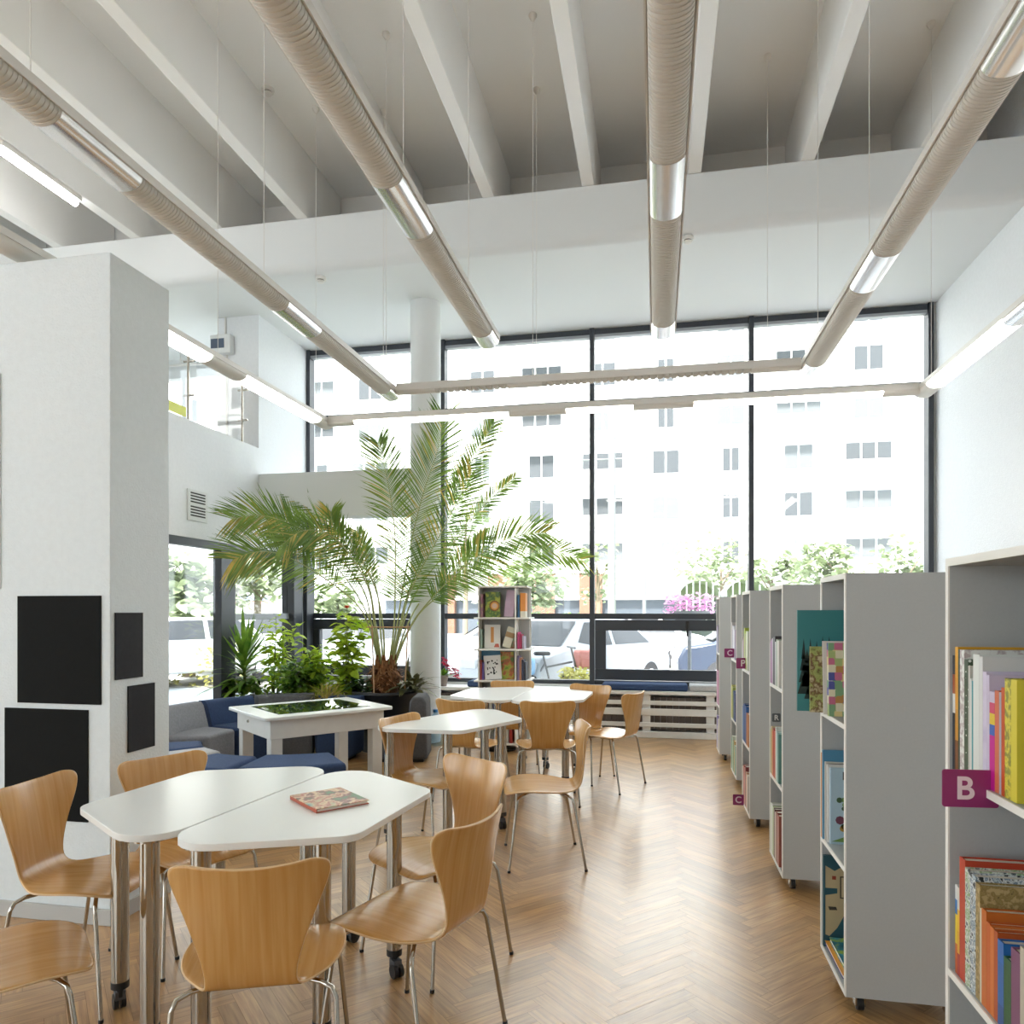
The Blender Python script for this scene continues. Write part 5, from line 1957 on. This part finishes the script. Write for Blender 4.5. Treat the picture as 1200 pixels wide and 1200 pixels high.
st_.build('awning', [mat('blue_stripe', '#7d8cc4', 0.6), mat('red_stripe', '#cc9088', 0.6)], b2)

# street poles
for (u, d, r_, h_, lab) in ((717, 24, 0.14, 8.4, 'thick concrete pole beside the street'), (755, 30, 0.08, 7.2, 'thin street pole right of the thick one')):
    p = at_d(u, 716, d)
    tag(MB().tube([(p.x, p.y, -0.12), (p.x, p.y, h_)], [r_, r_ * 0.8], 12).build('street_pole', M['pole']), lab, 'pole')
    if d == 24:
        w_ = MB()
        w_.tube([(p.x - 1.0, p.y, 6.5), (p.x + 1.2, p.y, 6.5)], 0.03, 6)
        w_.build('bracket', M['pole'], bpy.data.objects['street_pole'])
        bpy.data.objects['bracket'].location = (0, 0, 0)


def tree(u, d, h, w, n, label, seed, trunk=True, m='tree', ls=0.35):
    rr = random.Random(seed)
    p = at_d(u, 716, d)
    t = thing('tree', label, 'tree', (p.x, p.y, -0.12))
    tk = MB()
    tk.tube([(0, 0, 0), (0.05, 0, h * 0.4), (0, 0.05, h * 0.75)], [0.14, 0.10, 0.04], 8)
    for k in range(5):
        a = rr.random() * 6.28
        tk.tube([(0.03, 0, h * (0.35 + 0.07 * k)), (math.cos(a) * w * 0.5, math.sin(a) * w * 0.5, h * (0.55 + 0.08 * k))], [0.05, 0.015], 6)
    tk.build('trunk', M['bark'], t)
    lf = MB()
    cl = [(rr.uniform(-w, w) * 0.6, rr.uniform(-w, w) * 0.5, h * rr.uniform(0.45, 0.95), rr.uniform(0.3, 0.55) * w) for _ in range(9)]
    for k in range(n):
        c = cl[k % 9]
        dv = Vector((rr.gauss(0, 1), rr.gauss(0, 1), rr.gauss(0, 1))).normalized() * c[3] * rr.random() ** 0.4
        q_ = Vector(c[:3]) + dv
        a = rr.random() * 6.28
        oval_leaf(lf, q_, (math.cos(a), math.sin(a), rr.uniform(-.6, .6)), (rr.uniform(-1, 1), rr.uniform(-1, 1), 1), ls * rr.uniform(.6, 1.2), ls * 0.7, 0, 0.2)
    lf.build('crown', M[m], t)
    return t


tree(985, 29, 4.6, 1.8, 900, 'leafy green tree across the street behind the second bookcase', 1)
tree(1055, 31, 4.2, 1.8, 800, 'leafy green tree beside the right end of the window', 2)
tree(905, 33, 4.0, 1.5, 600, 'thin tree right of the last tall mullion', 3)
tree(845, 38, 5.0, 2.6, 700, 'pale tree above the arched pavilion', 4)
tree(700, 30, 4.4, 0.9, 220, 'slender sparse tree left of the concrete pole', 5, ls=0.3)
tree(610, 30, 3.6, 2.2, 700, 'bushy tree behind the book tower', 6)
tree(300, 20, 4.2, 1.5, 700, 'tree outside between the left glass posts', 7)
tree(222, 17, 2.6, 1.6, 600, 'low tree outside the leftmost glass', 8)
tree(390, 24, 2.2, 1.3, 500, 'rounded bush outside the corner window', 9)
tree(545, 34, 7.6, 1.6, 300, 'tall pale tree between the palm fronds', 10)


def hedge(name, u, d, w, h, m, label, n=300, z=-0.12, cat='flowers', ls=0.09, base=None):
    rr = random.Random(int(u))
    p = at_d(u, 716, d)
    t = thing(name, label, cat, (p.x, p.y, z))
    if base:
        MB().box(-w / 2, w / 2, -0.25, 0.25, 0, base).build('box', M['pole'], t, bevel=0.02)
    b0 = base or 0.0
    lf = MB()
    for k in range(n):
        q_ = (rr.uniform(-w / 2, w / 2), rr.uniform(-.25, .25), b0 + rr.uniform(0, h - b0))
        a = rr.random() * 6.28
        oval_leaf(lf, q_, (math.cos(a), math.sin(a), rr.uniform(-.3, 1)), (rr.uniform(-1, 1), rr.uniform(-1, 1), 1), ls, ls * 0.7, 0, 0.2)
    lf.build('blossom', m, t)
    return t


t = hedge('flower_basket', 808, 11.0, 0.72, 0.30, M['pink'], 'pink flowers in a raised basket outside the window', 320, 1.40, ls=0.07)
MB().tube([(0, 0, -1.52), (0, 0, 0.05)], 0.03, 10).build('stand', M['pole'], t)
MB().lathe([(0.18, -0.12), (0.30, 0.02), (0.30, 0.05)], 20).build('bowl', M['pole'], t)
hedge('flower_planter', 675, 10.6, 0.42, 0.72, M['yellow'], 'yellow-green plants in a stone planter outside the window', 260, -0.12, ls=0.08, base=0.45)
hedge('flower_bed', 215, 15.0, 2.6, 0.9, M['yellow'], 'pale flowering bed outside the left glass', 420, -0.12, ls=0.12)
hedge('low_shrubs', 640, 26, 5.0, 1.5, M['mid_leaf'], 'row of green shrubs before the shops', 420, -0.12, cat='shrubs', ls=0.2)

# arched white pavilion
p = at_d(842, 716, 26)
pv = thing('pavilion', 'white pavilion with two arched roofs across the street', 'pavilion', (p.x, p.y, -0.12))
for cx_ in (-0.72, 0.82):
    m2 = MB()
    rows = []
    for k in range(13):
        a = PI * k / 12
        x, z = cx_ + 0.72 * math.cos(a), 2.0 + 0.62 * math.sin(a)
        rows.append([(x, -1.2, z), (x, 1.2, z)])
    m2.grid(rows)
    m2.face([(cx_ + 0.72 * math.cos(PI * k / 12), 1.2, 2.0 + 0.62 * math.sin(PI * k / 12)) for k in range(13)])
    m2.build('arched_roof', M['pale_grey'], pv)
    f2 = MB()
    for k in range(7):
        x = cx_ - 0.66 + 0.22 * k
        f2.tube([(x, -1.2, 0.9 if 1 < k < 5 else 0), (x, -1.2, 2.0 + 0.6 * math.sqrt(max(0, 1 - ((x - cx_) / 0.72) ** 2)))], 0.03, 5)
    f2.build('grille', M['pale_grey'], pv)
MB().box(-1.5, 1.6, 1.2, 1.3, 0, 2.0).build('rear_wall', M['shop'], pv)


def car(u, d, rz, m, label, sc=1.0):
    p = at_d(u, 716, d)
    t = thing('car', label, 'car', (p.x, p.y, -0.10), rz)
    prof = [(-2.1, 0.28), (-2.12, 0.62), (-2.0, 0.86), (-1.45, 0.95), (-0.75, 1.40), (0.75, 1.42), (1.35, 0.98), (2.0, 0.86), (2.14, 0.60), (2.1, 0.28)]
    body = MB()
    n_ = len(prof)
    for y, k in ((-0.84, 0), (0.84, 1)):
        for x, z in prof:
            ins = 0.16 if z > 1.2 else 0.0
            body.v.append((x, y * (1 - ins / 0.84), z))
    body.f.append(tuple(range(n_)))
    body.m.append(0)
    body.f.append(tuple(reversed(range(n_, 2 * n_))))
    body.m.append(0)
    for i in range(n_):
        j = (i + 1) % n_
        body.f.append((i, n_ + i, n_ + j, j))
        body.m.append(0)
    body.build('body', m, t, bevel=0.05, bseg=2, ang=40)
    g = MB()
    for sg in (-1, 1):
        y0, y1 = sg * 0.835, sg * 0.70
        for a, b in (((-1.25, -0.70), (-0.05, -0.05)), ((0.05, 0.05), (1.15, 0.72))):
            q_ = [(a[0], y0, 0.97), (b[0], y0, 0.97), (b[1], y1, 1.36), (a[1], y1, 1.36)]
            g.face([(x, y + sg * 0.012, z) for x, y, z in q_])
    for x0, x1, s_ in ((-1.46, -0.80, -1), (1.36, 0.80, 1)):
        g.face([(x0 + s_ * .01, -0.68, 0.99), (x0 + s_ * .01, 0.68, 0.99), (x1 + s_ * .03, 0.62, 1.38), (x1 + s_ * .03, -0.62, 1.38)])
    g.build('glazing', M['car_glass'], t, smooth=False)
    for x in (-1.3, 1.35):
        for y in (-0.76, 0.76):
            w_ = MB()
            w_.tube([(x, y - 0.10, 0.30), (x, y + 0.10, 0.30)], 0.31, 22, 0)
            w_.tube([(x, y - 0.112, 0.30), (x, y + 0.112, 0.30)], 0.18, 18, 1)
            w_.build('wheel', [M['tyre'], M['hub']], t)
    l_ = MB()
    for y in (-0.6, 0.6):
        l_.box(-2.15, -2.05, y - 0.16, y + 0.16, 0.62, 0.76)
        l_.box(2.06, 2.15, y - 0.16, y + 0.16, 0.62, 0.76)
    l_.box(-2.16, -2.1, -0.4, 0.4, 0.35, 0.55)
    l_.build('lights', M['hub'], t)
    return t


car(918, 14.4, R(3), M['car_blue'], 'dark blue-grey car parked outside on the right, wheel showing')
car(738, 20.5, R(182), M['car_white'], 'white car driving past in the street')
car(672, 13.0, R(-118), M['car_silver'], 'silver car seen nose-on through the opening window')
car(620, 17.2, R(4), M['car_white'], 'white car behind the book tower outside')
car(222, 15.5, R(60), M['car_white'], 'white car outside the left glass')
car(335, 19.5, R(30), M['car_white'], 'white car outside behind the dracaena')
car(430, 15.5, R(5), M['car_silver'], 'pale car outside behind the hibiscus')

# parked cargo bicycle with bundles outside
p = at_d(648, 716, 10.9)
bk = thing('cargo_bicycle', 'bicycle with a loaded basket parked right outside the glass', 'bicycle', (p.x, p.y, -0.12), R(20))
for x in (-0.42, 0.45):
    w_ = MB()
    pts = [(x + 0.30 * math.cos(2 * PI * k / 24), 0, 0.31 + 0.30 * math.sin(2 * PI * k / 24)) for k in range(25)]
    w_.tube(pts, 0.018, 6)
    for k in range(8):
        a = PI * k / 8
        w_.tube([(x - 0.29 * math.cos(a), 0, 0.31 - 0.29 * math.sin(a)), (x + 0.29 * math.cos(a), 0, 0.31 + 0.29 * math.sin(a))], 0.003, 4)
    w_.build('wheel', M['tyre'], bk)
f_ = MB()
for a, b in (((-0.42, 0, 0.31), (-0.12, 0, 0.78)), ((-0.12, 0, 0.72), (0.3, 0, 0.80)), ((0.45, 0, 0.31), (0.28, 0, 1.02)), ((0.0, 0, 0.3), (-0.15, 0, 0.9)), ((0.0, 0, 0.3), (0.32, 0, 0.72)), ((-0.42, 0, 0.31), (0, 0, 0.3)), ((0.28, -0.25, 1.02), (0.28, 0.25, 1.02))):
    f_.tube([a, b], 0.016, 6)
f_.build('frame', M['pole'], bk)
MB().box(0.36, 0.72, -0.2, 0.2, 0.70, 0.98).build('basket', mat('faded_red_bag', '#c08078', 0.8), bk, bevel=0.04)
MB().obox((-0.17, 0, 0.93), (0.24, 0.14, 0.06)).build('saddle', M['tyre'], bk, bevel=0.02)
MB().box(-0.75, -0.3, -0.2, 0.2, 0.62, 0.88).build('pannier', mat('light_blue_bag', '#8ab0d0', 0.8), bk, bevel=0.05)

# ================================================================== LIGHT
wd = bpy.data.worlds.new('World')
scene.world = wd
wd.use_nodes = True
nt = wd.node_tree
bg = nt.nodes['Background']
bg.inputs['Color'].default_value = (0.84, 0.94, 1.0, 1)
bg.inputs['Strength'].default_value = 1.0
sun = bpy.data.lights.new('sun', 'SUN')
sun.energy = 4.0
sun.angle = R(6)
sun.color = (1.0, 0.99, 0.97)
so = bpy.data.objects.new('sun', sun)
COL.objects.link(so)
dv = Vector((0.25, 0.62, -0.95))
so.rotation_euler = dv.to_track_quat('-Z', 'Y').to_euler()

# light portals in the window openings
def portal(name, loc, rot, sx_, sy_):
    l = bpy.data.lights.new(name, 'AREA')
    l.shape = 'RECTANGLE'
    l.size, l.size_y = sx_, sy_
    l.cycles.is_portal = True
    o = bpy.data.objects.new(name, l)
    COL.objects.link(o)
    o.location = loc
    o.rotation_euler = rot


portal('window_portal', (-0.75, YB + 0.15, 2.7), (-PI / 2, 0, 0), 7.5, 4.3)
portal('rear_portal', (-6.3, Y0 - 0.1, 2.3), (PI / 2, 0, 0), 7.4, 2.8)
portal('left_portal', (X0 - 0.1, 0.1, 2.5), (PI / 2, 0, -PI / 2), 6.2, 3.8)
portal('left_glass_portal', (XL - 0.1, 6.1, 1.1), (PI / 2, 0, -PI / 2), 5.0, 2.1)

# ================================================================== VIEW
vs = scene.view_settings
vs.view_transform = 'Standard'
vs.look = 'None'
vs.gamma = 1.0
vs.use_curve_mapping = False
vs.exposure = 2.36
scene.cycles.use_denoising = True
scene.cycles.max_bounces = 10
scene.cycles.diffuse_bounces = 6
scene.cycles.transparent_max_bounces = 24
scene.cycles.sample_clamp_indirect = 8.0
